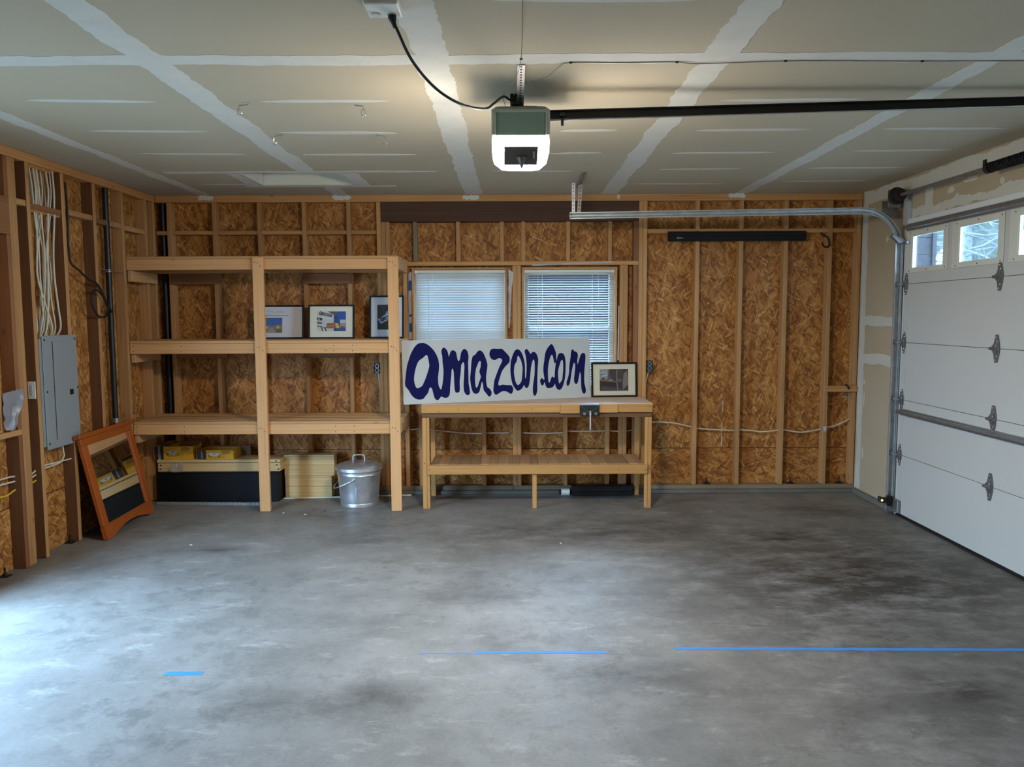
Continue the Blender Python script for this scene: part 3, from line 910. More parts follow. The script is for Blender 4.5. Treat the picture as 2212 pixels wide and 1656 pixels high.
def sheet(name, pts, m, parent=None, th=0.001, crumple=0.006, n=6, label=None, cat=None):
    """A crumpled piece of film through a 4-corner patch (p00, p10, p11, p01)."""
    bm = bmesh.new()
    P = [Vector(p) for p in pts]
    nr = (P[1] - P[0]).cross(P[3] - P[0]).normalized()
    g = []
    for i in range(n + 1):
        row = []
        for j in range(n + 1):
            u, v = i / n, j / n
            p = P[0] * (1 - u) * (1 - v) + P[1] * u * (1 - v) + P[2] * u * v + P[3] * (1 - u) * v
            row.append(bm.verts.new(p + nr * rng.uniform(-1, 1) * crumple + Vector((rng.uniform(-1, 1), rng.uniform(-1, 1), rng.uniform(-1, 1))) * crumple * 0.5))
        g.append(row)
    for i in range(n):
        for j in range(n): bm.faces.new((g[i][j], g[i + 1][j], g[i + 1][j + 1], g[i][j + 1]))
    o = mesh_obj(name, bm, m, parent, True)
    if label: tag(o, label, cat)
    return o


# house wrap showing beside the left back window (blue print on white film), film scraps
hw = thing('house_wrap', 'grey film with blue printing beside the left back window', 'house wrap', (-0.935, D + 0.03, 1.47))
sheet('wrap_sheet', [(-0.945, D + 0.03, 1.45), (-0.91, D + 0.03, 1.45), (-0.908, D + 0.03, 2.08), (-0.94, D + 0.03, 2.05)], m_film, hw, crumple=0.003)
for z0, z1 in ((1.90, 1.99), (1.52, 1.60), (1.66, 1.68)):
    box('blue_print', -0.936, -0.911, D + 0.0235, D + 0.0245, z0, z1, m_filmb, hw)
sheet('plastic_scrap', [(0.20, D - 0.004, 2.118), (0.93, D - 0.004, 2.142), (0.93, D - 0.006, 2.158), (0.20, D - 0.006, 2.130)], m_film, None, crumple=0.004, n=8, label='strip of clear plastic along the top of the right back window', cat='plastic')
sheet('plastic_scrap', [(-0.018, D - 0.004, 1.55), (-0.008, D - 0.004, 1.55), (0.025, D - 0.012, 2.06), (-0.02, D - 0.012, 2.09)], m_film, None, crumple=0.006, n=8, label='crumpled clear plastic hanging between the two back windows', cat='plastic')
sheet('plastic_scrap', [(0.985, D + 0.002, 1.25), (1.0, D + 0.002, 1.25), (1.0, D + 0.002, 1.75), (0.99, D + 0.002, 1.75)], m_film, None, crumple=0.002, n=6, label='thin film strip down the right edge of the right back window', cat='plastic')
m_film2 = film('gray_film', srgb(140, 137, 140), 0.97)
box('plastic_cover', XL - 0.080, XL - 0.079, LW[0] + 0.02, LW[1] - 0.02, LW[2] + 0.02, LW[3] - 0.02, m_film2, w3)
sheet('plastic_flap', [(XL + 0.012, 4.93, 0.96), (XL + 0.02, 5.03, 0.94), (XL + 0.035, 5.12, 1.20), (XL + 0.012, 4.95, 1.19)], m_film2, None, crumple=0.012, n=7, label='crumpled grey plastic flap at the left wall window', cat='plastic')
# ---------------------------------------------------------------- garage door
XD = 3.203                                          # inner face of the door
door = thing('door_1', 'white sectional garage door with a row of small windows', 'garage door', (XD, (DY0 + DY1) / 2, 0), kind='structure')
SE = [0.022, 0.51, 0.965, 1.433, 1.905, 2.3862]
DA, DB = DY0 + 0.002, DY1 - 0.002
wins = [(6.30 - k * 0.656 - 0.46, 6.30 - k * 0.656) for k in range(7)]
WZ0, WZ1 = 2.025, 2.287
for i in range(5):
    z0, z1 = SE[i] + 0.002, SE[i + 1] - 0.002
    bm = bmesh.new()
    hl = [(a, b, WZ0, WZ1) for a, b in wins] if i == 4 else []
    cells(bm, DA, DB, z0, z1, hl, lambda b, p, q, r, s: bbox(b, XD, XD + (0.018 if hl else 0.044), p, q, r, s))
    bbox(bm, XD - 0.003, XD, DB - 0.065, DB, z0, z1)
    sec = mesh_obj('door_section', bm, m_door, door)
    bm = bmesh.new(); bbox(bm, XD + 0.006, XD + 0.04, DA, DB, z1, z1 + 0.004)
    if i < 4: mesh_obj('section_gap', bm, m_dooredge, door)
for a, b in wins:
    bm = bmesh.new()
    w = 0.055
    for p in ((a - w, a, WZ0 - 0.035, WZ1 + 0.035), (b, b + w + 0.03, WZ0 - 0.035, WZ1 + 0.035), (a, b, WZ1, WZ1 + 0.035), (a, b, WZ0 - 0.035, WZ0)):
        bbox(bm, XD - 0.007, XD - 0.0005, p[0], p[1], p[2], p[3], 0.002)
    for p in ((a, a + 0.01, WZ0, WZ1), (b - 0.012, b, WZ0, WZ1), (a + 0.01, b - 0.012, WZ1 - 0.01, WZ1), (a + 0.01, b - 0.012, WZ0, WZ0 + 0.006)):
        bbox(bm, XD - 0.004, XD + 0.012, p[0], p[1], p[2], p[3])
    wf = mesh_obj('window_frame', bm, m_cream, door)
    box('pane', XD + 0.013, XD + 0.016, a, b, WZ0, WZ1, m_glass, wf)
    bm = bmesh.new()
    for y, z in [(a - 0.028, WZ0 - 0.018), (b + 0.03, WZ0 - 0.018), (a - 0.028, WZ1 + 0.018), (b + 0.03, WZ1 + 0.018), ((a + b) / 2, WZ0 - 0.018), ((a + b) / 2, WZ1 + 0.018)]:
        bbox(bm, XD - 0.009, XD - 0.006, y - 0.004, y + 0.004, z - 0.004, z + 0.004)
    mesh_obj('screw', bm, m_rubber, wf)
box('weather_seal', XD - 0.004, XD + 0.04, DA, DB, 0.0, 0.022, m_rubber, door)


def strut(z, h):
    poly = [(0, 0), (-0.012, 0), (-0.014, h * 0.22), (-0.045, h * 0.3), (-0.05, h * 0.5), (-0.045, h * 0.72), (-0.014, h * 0.8), (-0.012, h), (0, h)]
    bm = bmesh.new()
    prism_bm(bm, poly, lambda a, b, t: (XD + a - 0.0005, DB - 0.02 - t, z + b), DB - DA - 0.04)
    mesh_obj('strut', bm, m_shaft, door)


strut(2.328, 0.052)
strut(0.842, 0.05)


def hinge(y, z, edge):
    bm = bmesh.new()
    if edge:
        poly = [(0.008, 0.088), (-0.008, 0.088), (-0.03, 0.028), (-0.03, -0.028), (-0.008, -0.088), (0.008, -0.088), (0.03, -0.028), (0.03, 0.028)]
    else:
        poly = [(0.010, 0.092), (-0.014, 0.092), (-0.034, 0.025), (-0.034, -0.025), (-0.014, -0.092), (0.010, -0.092), (0.024, -0.03), (0.062, 0.0), (0.024, 0.03)]
    prism_bm(bm, poly, lambda a, b, t: (XD - 0.004 - t, y + a, z + b), 0.005)
    h = mesh_obj('hinge', bm, m_hinge, door)
    bm = bmesh.new()
    tube_bm(bm, [(XD - 0.02, y - 0.036, z), (XD - 0.02, y + 0.045, z)], 0.011, 8)
    bbox(bm, XD - 0.02, XD - 0.004, y - 0.018, y + 0.018, z - 0.03, z + 0.03, 0.003)
    mesh_obj('hinge_barrel', bm, m_hinge, h, True)
    bm = bmesh.new()
    for a, b in ((0, 0.076), (0, -0.076), (-0.012, 0.05), (-0.012, -0.05)):
        lathe = [(XD - 0.0125, y + a - 0.004, z + b)]
        bbox(bm, XD - 0.0125, XD - 0.0085, y + a - 0.0045, y + a + 0.0045, z + b - 0.0045, z + b + 0.0045, 0.001)
    mesh_obj('hinge_bolt', bm, m_galv, h)
    if edge:
        tube('roller_stem', [(XD - 0.035, y + 0.0, z), (XD - 0.035, y + 0.10, z)], 0.006, m_galv, h, 8)
        bm = bmesh.new(); tube_bm(bm, [(XD - 0.035, y + 0.075, z), (XD - 0.035, y + 0.095, z)], 0.02, 12); mesh_obj('roller', bm, m_shaft, h, True)


for zz in SE[1:5]:
    hinge(DB - 0.033, zz, True)
    hinge(5.155, zz, False)
    hinge(3.93, zz, False)
# top roller bracket and bottom corner bracket
bm = bmesh.new()
prism_bm(bm, [(0.0, 0.0), (0.05, 0.0), (0.05, 0.02), (-0.035, 0.075), (-0.05, 0.055)], lambda a, b, t: (XD - 0.07 + a * 1.2, DB - 0.02 + t, 2.235 + b), 0.03)
bbox(bm, XD - 0.035, XD - 0.004, DB - 0.075, DB, 2.225, 2.243)
mesh_obj('top_bracket', bm, m_hinge, door)
bm = bmesh.new(); bbox(bm, XD - 0.03, XD - 0.0035, DB - 0.075, DB, 0.03, 0.135, 0.004); bbox(bm, XD - 0.06, XD - 0.03, DB - 0.02, DB + 0.03, 0.04, 0.07); mesh_obj('bottom_bracket', bm, m_hinge, door)
# white stop trim around the opening
tr = thing('trim_3', 'white stop moulding around the garage door opening', 'trim', (XR, DY1, 0), kind='structure')
lum('stop_board', XR - 0.012, XR - 0.0005, DY0 - 0.05, DY1 + 0.03, DZ + 0.0, DZ + 0.04, m_white, tr)
lum('stop_board', XR - 0.012, XR - 0.0005, DY1 + 0.001, DY1 + 0.03, 0.002, DZ - 0.001, m_white, tr)

lum('stop_board', XR + 0.046, XR + 0.06, DY0 - 0.05, DY1 + 0.05, DZ - 0.03, DZ + 0.04, m_white, tr)
lum('stop_board', XR + 0.046, XR + 0.06, DY1 - 0.02, DY1 + 0.05, 0.0, DZ - 0.031, m_white, tr)
# compound on the right wall
fr_ = lambda a, b, t: (XR - t, a, b)
ragged('seam_compound', (7.17, 0.06), (7.17, H), 0.10, m_mudr, wall_right, fr_, 0.012)
ragged('seam_compound', (6.46, 1.60), (7.21, 1.60), 0.09, m_mudr, wall_right, fr_, 0.010, th=0.0011)
ragged('seam_compound', (6.46, 1.26), (7.21, 1.27), 0.085, m_mudr, wall_right, fr_, 0.010, th=0.0011)
ragged('seam_compound', (1.5, 2.70), (7.21, 2.70), 0.10, m_mudr, wall_right, fr_, 0.012, th=0.0011)
ragged('seam_compound', (6.10, 2.44), (6.10, 2.66), 0.12, m_mudr, wall_right, fr_, 0.012, th=0.0009)
ragged('seam_compound', (1.6, 2.46), (6.38, 2.46), 0.07, m_mudr, wall_right, fr_, 0.020, th=0.0007)
for y, z, w, h in ((5.80, 2.56, .10, .05), (5.55, 2.60, .18, .04), (5.72, 2.50, .06, .06), (5.2, 2.53, .05, .05), (4.9, 2.62, .25, .05), (6.75, 2.3, .04, .05), (7.09, 0.9, .03, .14), (7.08, 0.4, .03, .10), (7.09, 1.05, .04, .05)):
    pts = [(y + math.cos(a) * w * .5 * rng.uniform(.7, 1.2), z + math.sin(a) * h * .5 * rng.uniform(.7, 1.2)) for a in [i * math.pi / 6 for i in range(12)]]
    pts = [(p.x, p.y) for p in catmull([(a, b, 0) for a, b in pts], 4, True)]
    bm = bmesh.new(); prism_bm(bm, pts, lambda a, b, t: (XR - t, a, b), 0.0016); mesh_obj('screw_compound', bm, m_mudr, wall_right)

# ---------------------------------------------------------------- door track
TY = 6.45
path = [(0.482, 2.469), (1.2, 2.478), (2.0, 2.487), (2.86, 2.498)]
c0, r0 = (2.86, 2.198), 0.30
for k in range(1, 13):
    a = math.pi / 2 * (1 - k / 12)
    path.append((c0[0] + r0 * math.cos(a), c0[1] + r0 * math.sin(a)))
path.append((3.158, 1.2)); path.append((3.157, 0.02))
PR = [(-0.027, -0.008), (-0.027, -0.016), (-0.018, -0.016), (-0.018, 0.012), (-0.008, 0.018), (0.008, 0.018), (0.018, 0.012), (0.018, -0.016), (0.027, -0.016), (0.027, -0.008)]
def channel(name, path, prof, th, m, parent):
    bm = bmesh.new()
    rows = []
    for i, p in enumerate(path):
        a = Vector(path[max(0, i - 1)]); b = Vector(path[min(len(path) - 1, i + 1)])
        t = (b - a).normalized(); n = Vector((-t.y, t.x))
        rows.append([bm.verts.new((p[0] + n.x * q[0], TY + q[1], p[1] + n.y * q[0])) for q in prof])
    for A, B in zip(rows, rows[1:]):
        for k in range(len(prof) - 1): bm.faces.new((A[k], A[k + 1], B[k + 1], B[k]))
    return mesh_obj(name, bm, m, parent, True)


trk = thing('door_track', 'galvanized door track curving from the garage door along the back wall', 'track', (3.157, TY, 0.0))
channel('horizontal_track', path[:4], PR, 0.002, m_track, trk)
channel('curved_track', path[3:16], PR, 0.002, m_track, trk)
channel('vertical_track', path[15:], PR, 0.002, m_track, trk)
for z in (0.17, 0.65, 1.40): box('jamb_bracket', 3.16, XR - 0.001, TY + 0.02, TY + 0.024, z, z + 0.05, m_track, trk)
box('wall_angle', 3.188, 3.191, TY - 0.03, TY + 0.03, 0.02, 2.25, m_track, trk)
# flag angle and end bearing plate
box('flag_plate', 2.95, 3.19, TY + 0.03, TY + 0.034, 2.44, 2.50, m_shaft, trk)
box('flag_plate', 3.03, 3.16, TY + 0.026, TY + 0.03, 2.47, 2.58, m_shaft, trk)
bm = bmesh.new(); bbox(bm, XR - 0.05, XR - 0.001, TY - 0.06, TY - 0.056, 2.38, 2.64); bbox(bm, XR - 0.006, XR - 0.001, TY - 0.10, TY - 0.056, 2.38, 2.64); mesh_obj('slotted_angle', bm, m_track, trk)
# hanger from the ceiling: perforated angles
HX = 0.545
def perf(name, p0, p1, w, dirw, m, parent, n):
    """Perforated strap from p0 to p1: flat bar with punched holes shown as recessed dark discs."""
    p0, p1, d = Vector(p0), Vector(p1), Vector(dirw).normalized()
    t = (p1 - p0).normalized(); nn = t.cross(d)
    bm = bmesh.new()
    c = [p0 - d * w / 2, p0 + d * w / 2, p1 + d * w / 2, p1 - d * w / 2]
    A = [bm.verts.new(q + nn * 0.0012) for q in c]; B = [bm.verts.new(q - nn * 0.0012) for q in c]
    bm.faces.new(A); bm.faces.new(B[::-1])
    for i in range(4): bm.faces.new((A[i], A[(i + 1) % 4], B[(i + 1) % 4], B[i]))
    s = mesh_obj(name, bm, m, parent)
    bm = bmesh.new()
    for k in range(n):
        q = p0.lerp(p1, (k + 0.5) / n)
        tube_bm(bm, [q - nn * 0.0018, q + nn * 0.0018], w * 0.17, 8)
    mesh_obj('punched_hole', bm, m_rubber, s)


perf('hanger_strap', (0.515, TY + 0.02, 2.46), (0.515, TY + 0.02, 2.735), 0.026, (1, 0, 0), m_track, trk, 10)
perf('hanger_strap', (0.560, TY + 0.06, 2.46), (0.578, TY + 0.06, 2.745), 0.03, (1, 0, 0), m_shaft, trk, 10)
perf('ceiling_angle', (0.575, 6.13, H - 0.006), (0.575, TY + 0.25, H - 0.006), 0.035, (1, 0, 0), m_shaft, trk, 6)
box('ceiling_angle_web', 0.556, 0.559, 6.13, TY + 0.25, H - 0.045, H - 0.008, m_shaft, trk)
for z in (2.462, 2.482): box('bolt', 0.49, 0.498, TY - 0.03, TY - 0.026, z - 0.012, z - 0.004, m_rubber, trk)

# ---------------------------------------------------------------- torsion shaft above the door
ts = thing('torsion_shaft', 'steel torsion shaft with black spring above the garage door', 'door spring', (3.107, 5.5, 2.61))
tube('shaft', [(3.107, 6.43, 2.608), (3.107, 1.55, 2.60)], 0.0135, m_shaft, ts, 12)
bm = bmesh.new()
L = []
for k in range(0, 30 * 44):
    a = 2 * math.pi * k / 12
    if k >= 12 * 44: break
    L.append((3.107 + 0.031 * math.cos(a), 5.13 - k * 0.0019, 2.604 + 0.031 * math.sin(a)))
tube_bm(bm, [(3.107, 5.14, 2.604), (3.107, 4.08, 2.603)], 0.027, 16)
tube_bm(bm, L, 0.005, 5)
mesh_obj('spring', bm, m_black, ts, True)
bm = bmesh.new(); tube_bm(bm, [(3.107, 5.15, 2.604), (3.107, 5.19, 2.604)], 0.036, 16); bbox(bm, 3.07, 3.08, 5.155, 5.185, 2.62, 2.655); mesh_obj('winding_cone', bm, m_drum, ts, True)
bm = bmesh.new()
pts = [(3.107, 6.31, 2.61), (3.107, 6.325, 2.61), (3.107, 6.33, 2.61), (3.107, 6.385, 2.61), (3.107, 6.39, 2.61), (3.107, 6.402, 2.61)]
tube_bm(bm, pts, [0.032, 0.034, 0.05, 0.055, 0.068, 0.068], 28)
mesh_obj('cable_drum', bm, m_drum, ts, True)
bm = bmesh.new(); bbox(bm, 3.05, XR - 0.002, 6.418, 6.423, 2.52, 2.66); mesh_obj('bearing_plate', bm, m_shaft, ts)
tube('lift_cable', [(3.17, 6.395, 2.60), (3.185, 6.40, 1.3), (3.18, 6.40, 0.06)], 0.0015, m_shaft, ts, 5)

# photo eye near the floor
pe = thing('photo_eye_sensor', 'small black door sensor with glowing amber light near the floor', 'sensor', (3.11, 6.43, 0.10))
box('bracket', 3.128, 3.176, 6.415, 6.425, 0.075, 0.155, m_black, pe, 0.002)
bm = bmesh.new(); bbox(bm, 3.068, 3.128, 6.405, 6.44, 0.098, 0.142, 0.006); bbox(bm, 3.06, 3.078, 6.408, 6.437, 0.118, 0.152, 0.003); mesh_obj('sensor_body', bm, m_black, pe)
bm = bmesh.new(); bmesh.ops.create_icosphere(bm, subdivisions=2, radius=0.0085)
for v in bm.verts: v.co = Vector((3.083, 6.403, 0.121)) + v.co
mesh_obj('indicator_light', bm, m_led, pe, True)

# ---------------------------------------------------------------- opener
OY = 3.94
op = thing('garage_door_opener', 'green-grey ceiling opener unit with a bright white lamp lens', 'door opener', (0.052, OY, H))
def rrect(cx, cy, hx, hy, r, n=5):
    out = []
    for sx, sy, a0 in ((1, 1, 0), (-1, 1, 90), (-1, -1, 180), (1, -1, 270)):
        for k in range(n + 1):
            a = math.radians(a0 + 90 * k / n)
            out.append((cx + sx * (hx - r) + r * math.cos(a), cy + sy * (hy - r) + r * math.sin(a)))
    return out
def loft(name, secs, m, parent, cap0=True, cap1=True):
    bm = bmesh.new()
    R_ = [[bm.verts.new((x, y, z)) for x, y in rrect(*s[:5])] for s in secs for z in [s[5]]]
    for A, B in zip(R_, R_[1:]):
        n = len(A)
        for k in range(n): bm.faces.new((A[k], A[(k + 1) % n], B[(k + 1) % n], B[k]))
    if cap0: bm.faces.new(R_[0])
    if cap1: bm.faces.new(R_[-1][::-1])
    return mesh_obj(name, bm, m, parent, True)
cx = 0.052
loft('housing', [(cx, OY, 0.125, 0.125, 0.03, 2.652), (cx, OY, 0.136, 0.138, 0.035, 2.642), (cx, OY, 0.137, 0.14, 0.035, 2.515)], m_housing, op)
bm = bmesh.new()
bbox(bm, cx - 0.139, cx - 0.118, OY - 0.143, OY - 0.13, 2.515, 2.63, 0.003); bbox(bm, cx + 0.118, cx + 0.139, OY - 0.143, OY - 0.13, 2.515, 2.63, 0.003)
bbox(bm, cx - 0.139, cx + 0.139, OY - 0.143, OY - 0.13, 2.622, 2.636, 0.003)
mesh_obj('housing_trim', bm, m_housing2, op)
loft('lens_band', [(cx, OY, 0.134, 0.137, 0.035, 2.514), (cx, OY, 0.138, 0.141, 0.04, 2.505), (cx, OY, 0.137, 0.14, 0.04, 2.452)], m_lens2, op, False, False)
loft('lamp_lens', [(cx, OY, 0.137, 0.14, 0.04, 2.452), (cx, OY, 0.130, 0.133, 0.045, 2.425), (cx, OY, 0.098, 0.101, 0.05, 2.393), (cx, OY, 0.07, 0.07, 0.05, 2.388)], m_lens, op, False, True)
bm = bmesh.new()
prism_bm(bm, [(-0.080, 0.0), (0.078, 0.0), (0.082, 1.0), (-0.078, 1.0)], lambda a, b, t: (cx + a, OY - 0.100 - 0.042 * b - t * 0.88, 2.388 + 0.076 * b - t * 0.48), 0.012)
kp = mesh_obj('control_panel', bm, m_keypad, op)
bm = bmesh.new(); lathe_bm(bm, [(0.026, 0.0), (0.018, -0.015), (0.0, -0.055)], (cx + 0.004, OY - 0.128, 2.412), 10); mesh_obj('antenna_fin', bm, m_keypad, kp)
bm = bmesh.new()
for k in range(4): bbox(bm, cx + 0.058, cx + 0.066, OY - 0.1345 - k * 0.0042, OY - 0.128 - k * 0.0042, 2.409 + k * 0.0076, 2.414 + k * 0.0076)
mesh_obj('panel_print', bm, m_cream, kp)
# rail to the door header
bm = bmesh.new()
p0, p1 = Vector((0.19, OY, 2.640)), Vector((XR - 0.03, OY, 2.712))
for (y0, y1, z0, z1) in ((-0.004, 0.004, -0.02, 0.02), (-0.02, 0.02, 0.016, 0.021), (-0.014, 0.014, -0.021, -0.016)):
    A = [bm.verts.new(p0 + Vector((0, y, z))) for y, z in ((y0, z0), (y1, z0), (y1, z1), (y0, z1))]
    B = [bm.verts.new(p1 + Vector((0, y, z))) for y, z in ((y0, z0), (y1, z0), (y1, z1), (y0, z1))]
    bm.faces.new(A); bm.faces.new(B[::-1])
    for i in range(4): bm.faces.new((A[i], A[(i + 1) % 4], B[(i + 1) % 4], B[i]))
rail = mesh_obj('rail', bm, m_rail, op)
box('rail_header_bracket', XR - 0.035, XR - 0.001, OY - 0.03, OY + 0.03, 2.66, 2.75, m_rail, op)
tube('drive_chain', [(0.2, OY - 0.016, 2.612), (3.17, OY - 0.016, 2.69)], 0.003, m_track, op, 6)
bm = bmesh.new(); bbox(bm, 0.245, 0.268, OY - 0.03, OY - 0.02, 2.635, 2.65, 0.002); bbox(bm, 0.25, 0.263, OY - 0.032, OY - 0.012, 2.585, 2.62, 0.002); mesh_obj('trolley_stop', bm, m_black, rail)
# hanging straps
perf('hanging_strap', (0.052, 3.55, H - 0.005), (0.05, OY - 0.02, 2.66), 0.034, (1, 0, 0), m_shaft, op, 18)
perf('hanging_strap', (0.02, OY + 0.06, 2.65), (0.02, OY + 0.06, H - 0.003), 0.034, (1, 0, 0), m_rail, op, 4)
bm = bmesh.new(); prism_bm(bm, [(-0.10, 0.0), (0.10, 0.0), (0.08, 0.03), (-0.02, 0.03), (-0.06, 0.022)], lambda a, b, t: (cx + a, OY - 0.02 + t, 2.652 + b), 0.003); mesh_obj('top_bracket', bm, m_shaft, op)
# power cord and wires
cordpts = [(-0.415, 2.90, 2.715), (-0.40, 2.91, 2.68), (-0.36, 3.0, 2.605), (-0.29, 3.15, 2.55), (-0.20, 3.3, 2.528), (-0.11, 3.5, 2.560), (-0.07, 3.62, 2.615), (-0.03, 3.76, 2.682), (0.0, 3.84, 2.69), (0.04, 3.90, 2.688)]
cd = tube('power_cord', cordpts, 0.0055, m_rubber, op, 10, spline=10)
bm = bmesh.new(); tube_bm(bm, [(-0.418, 2.895, 2.742), (-0.417, 2.895, 2.72), (-0.413, 2.90, 2.705), (-0.408, 2.905, 2.69)], [0.016, 0.015, 0.009, 0.007], 10); mesh_obj('plug', bm, m_rubber, cd, True)
bm = bmesh.new()
for k in range(4): tube_bm(bm, [(0.035 + 0.028 * math.cos(a), OY - 0.06 + 0.028 * math.sin(a), 2.665 + k * 0.011) for a in [i * math.pi / 8 for i in range(17)]], 0.0052, 6)
mesh_obj('coiled_cord', bm, m_rubber, cd, True)
m_wire = plain('thin_wire', srgb(120, 112, 96), 0.6)
tube('sensor_wire', [(0.046, 2.2, H - 0.004), (0.047, 2.85, H - 0.004), (0.05, 3.46, H - 0.004), (0.02, 3.62, H - 0.05), (-0.03, 3.78, 2.70), (-0.02, 3.85, 2.66)], 0.0016, m_wire, op, 5, spline=6)
tube('sensor_wire', [(0.02, 3.80, 2.70), (0.06, 3.72, 2.725), (0.16, 3.66, 2.735), (0.22, 3.55, H - 0.012), (0.267, 3.52, H - 0.004), (0.50, 3.525, H - 0.003), (0.73, 3.518, H - 0.004), (0.83, 3.535, H - 0.006), (1.2, 3.51, H - 0.004), (1.5, 3.512, H - 0.004), (1.8, 3.52, H - 0.004), (2.3, 3.52, H - 0.004), (3.1, 3.52, H - 0.004)], 0.0022, m_wire, op, 5, spline=6)
bm = bmesh.new()
for x, y in ((0.05, 3.47), (0.267, 3.52), (0.73, 3.518), (1.2, 3.51), (1.8, 3.52)): bbox(bm, x - 0.006, x + 0.006, y - 0.003, y + 0.003, H - 0.008, H - 0.0005)
mesh_obj('wire_staple', bm, m_rubber, op)
# ceiling outlet
ol = thing('ceiling_outlet', 'white ceiling receptacle with the opener cord plugged in', 'outlet', (-0.445, 2.87, H))
box('cover_plate', -0.505, -0.385, 2.80, 2.93, H - 0.03, H - 0.0005, m_white, ol, 0.004)
for x in (-0.418, -0.475):
    bm = bmesh.new(); lathe_bm(bm, [(0, -0.034), (0.017, -0.034), (0.018, -0.028)], (x, 2.895, H), 20); mesh_obj('receptacle_face', bm, m_cream, ol, True)

# screw hooks in the ceiling
for i, (x, y, lb) in enumerate([(-1.391, 4.14, 'nearest-left of four'), (-0.757, 4.16, 'nearest-right of four'), (-1.418, 4.835, 'farther-left of four'), (-0.751, 4.835, 'farther-right of four')]):
    hk = thing('ceiling_hook', lb + ' small steel hooks screwed into the ceiling left of the opener', 'hook', (x, y, H), group='ceiling hooks')
    s = 1 if i % 2 else -1
    tube('hook', [(x - s * 0.045, y, H - 0.002), (x - s * 0.043, y, H - 0.012), (x - s * 0.02, y, H - 0.016), (x, y, H - 0.018), (x + s * 0.004, y, H - 0.03), (x + s * 0.010, y, H - 0.055), (x + s * 0.002, y, H - 0.070), (x - s * 0.008, y, H - 0.055), (x - s * 0.004, y, H - 0.03)], 0.0035, m_chrome, hk, 8, spline=5)
    tube('screw_eye', [(x + s * 0.012 * math.cos(a), y, H - 0.05 + 0.018 * math.sin(a)) for a in [k * math.pi / 6 for k in range(12)]], 0.003, m_chrome, hk, 6, closed=True)
# ---------------------------------------------------------------- shelving unit
sh = thing('storage_shelves', 'three-tier wooden storage shelves built of fir lumber against the back-left corner', 'shelves', (-2.08, 6.63, 0))
PY0, PY1 = 6.60, 6.637
for x0, x1 in ((-2.156, -2.068), (-1.028, -0.940)): lum('post', x0, x1, PY0, PY1, 0.001, 2.160, m_shelf, sh)
TIERS = [(2.147, 0.087), (1.440, 0.086), (0.752, 0.088)]
for zt, hh in TIERS:
    x0, x1 = XL + 0.003, -0.941
    lum('front_rail', x0, x1, PY1 + 0.001, PY1 + 0.038, zt - hh, zt, m_shelf, sh)
    lum('rear_rail', x0, x1, D - 0.039, D - 0.001, zt - hh, zt, m_slat, sh)
    lum('end_rail', x1 - 0.038, x1, PY1 + 0.039, D - 0.040, zt - hh, zt, m_slat, sh)
    lum('end_rail', x0, x0 + 0.038, PY1 + 0.039, D - 0.040, zt - hh, zt, m_slat, sh)
    lum('cross_rail', -2.13, -2.092, PY1 + 0.039, D - 0.040, zt - hh, zt, m_slat, sh)
    n, w = 6, 0.064
    pitch_ = (D - 0.002 - (PY1 - 0.003) - w) / (n - 1)
    for k in range(n):
        y = PY1 - 0.003 + k * pitch_
        lum('slat', x0 + rng.uniform(0, .01), x1 + rng.uniform(-.004, .003), y, y + w, zt + 0.0006, zt + 0.0246, m_slat, sh)
for x0, x1, z0, z1 in ((-3.10, -2.645, 1.964, 2.058), (-1.895, -1.452, 1.964, 2.058), (-3.07, -2.60, 1.286, 1.352), (-1.905, -1.43, 1.286, 1.352)):
    lum('ledger', x0, x1, D - 0.037, D - 0.0005, z0, z1, m_studdark, sh)
for z0, z1 in ((1.964, 2.058), (1.28, 1.352), (0.59, 0.662)):
    lum('ledger', XL + 0.0005, XL + 0.037, 6.66, 7.15, z0, z1, m_slat, sh)
bm = bmesh.new()
def dot(bm, x, y, z, r=0.0034): bbox(bm, x - r, x + r, y - 0.0012, y, z - r, z + r)
for px in (-2.112, -0.984):
    for zt, hh in TIERS:
        for dx, dz in ((-0.022, -0.03), (0.02, -0.06), (0.0, -0.035)): dot(bm, px + dx, PY0, zt + dz)
for zt, hh in TIERS[1:]:
    for x in (XL + 0.03, -2.79, -1.50, -1.34):
        for dz in (-0.02, -0.065): dot(bm, x, PY1 + 0.001, zt + dz)
mesh_obj('screw', bm, m_rubber, sh)

# ---------------------------------------------------------------- workbench
BZ = 0.912
wb = thing('workbench', 'wooden workbench with a lower plank shelf under the back windows', 'workbench', (0.22, 6.9, 0))
BX0, BX1 = -0.766, 1.208
lum('bench_top', BX0 + 0.002, BX1 + 0.008, 6.664, 7.225, BZ - 0.022, BZ, m_ply, wb, axis=0)
for x0, x1, z0, dy in ((BX0, 0.42, 0.838, 0.0), (0.421, 0.588, 0.832, -0.008), (0.752, 0.912, 0.836, -0.008), (0.914, BX1, 0.838, 0.0)):
    lum('fascia_board', x0, x1, 6.642 + dy, 6.663, z0, BZ - 0.006, m_bench, wb)
lum('top_rail', BX0 + 0.006, BX1 - 0.002, 6.664, 6.702, 0.795, 0.888, m_benchdark, wb)
lum('top_rail', BX0 + 0.006, BX1 - 0.002, 7.186, 7.224, 0.80, 0.888, m_benchdark, wb)
for x0, x1 in ((-0.764, -0.727), (-0.726, -0.702), (1.150, 1.176), (1.177, 1.208)): lum('leg', x0, x1, 6.664, 6.70, 0.001, 0.794, m_bench, wb)
for x0, x1 in ((-0.742, -0.700), (1.140, 1.182)): lum('leg', x0, x1, 7.150, 7.188, 0.001, 0.799, m_bench, wb)
lum('leg', 0.182, 0.220, 6.664, 6.70, 0.001, 0.301, m_bench, wb)
lum('shelf_rail', -0.722, 1.172, 6.642, 6.663, 0.305, 0.385, m_bench, wb)
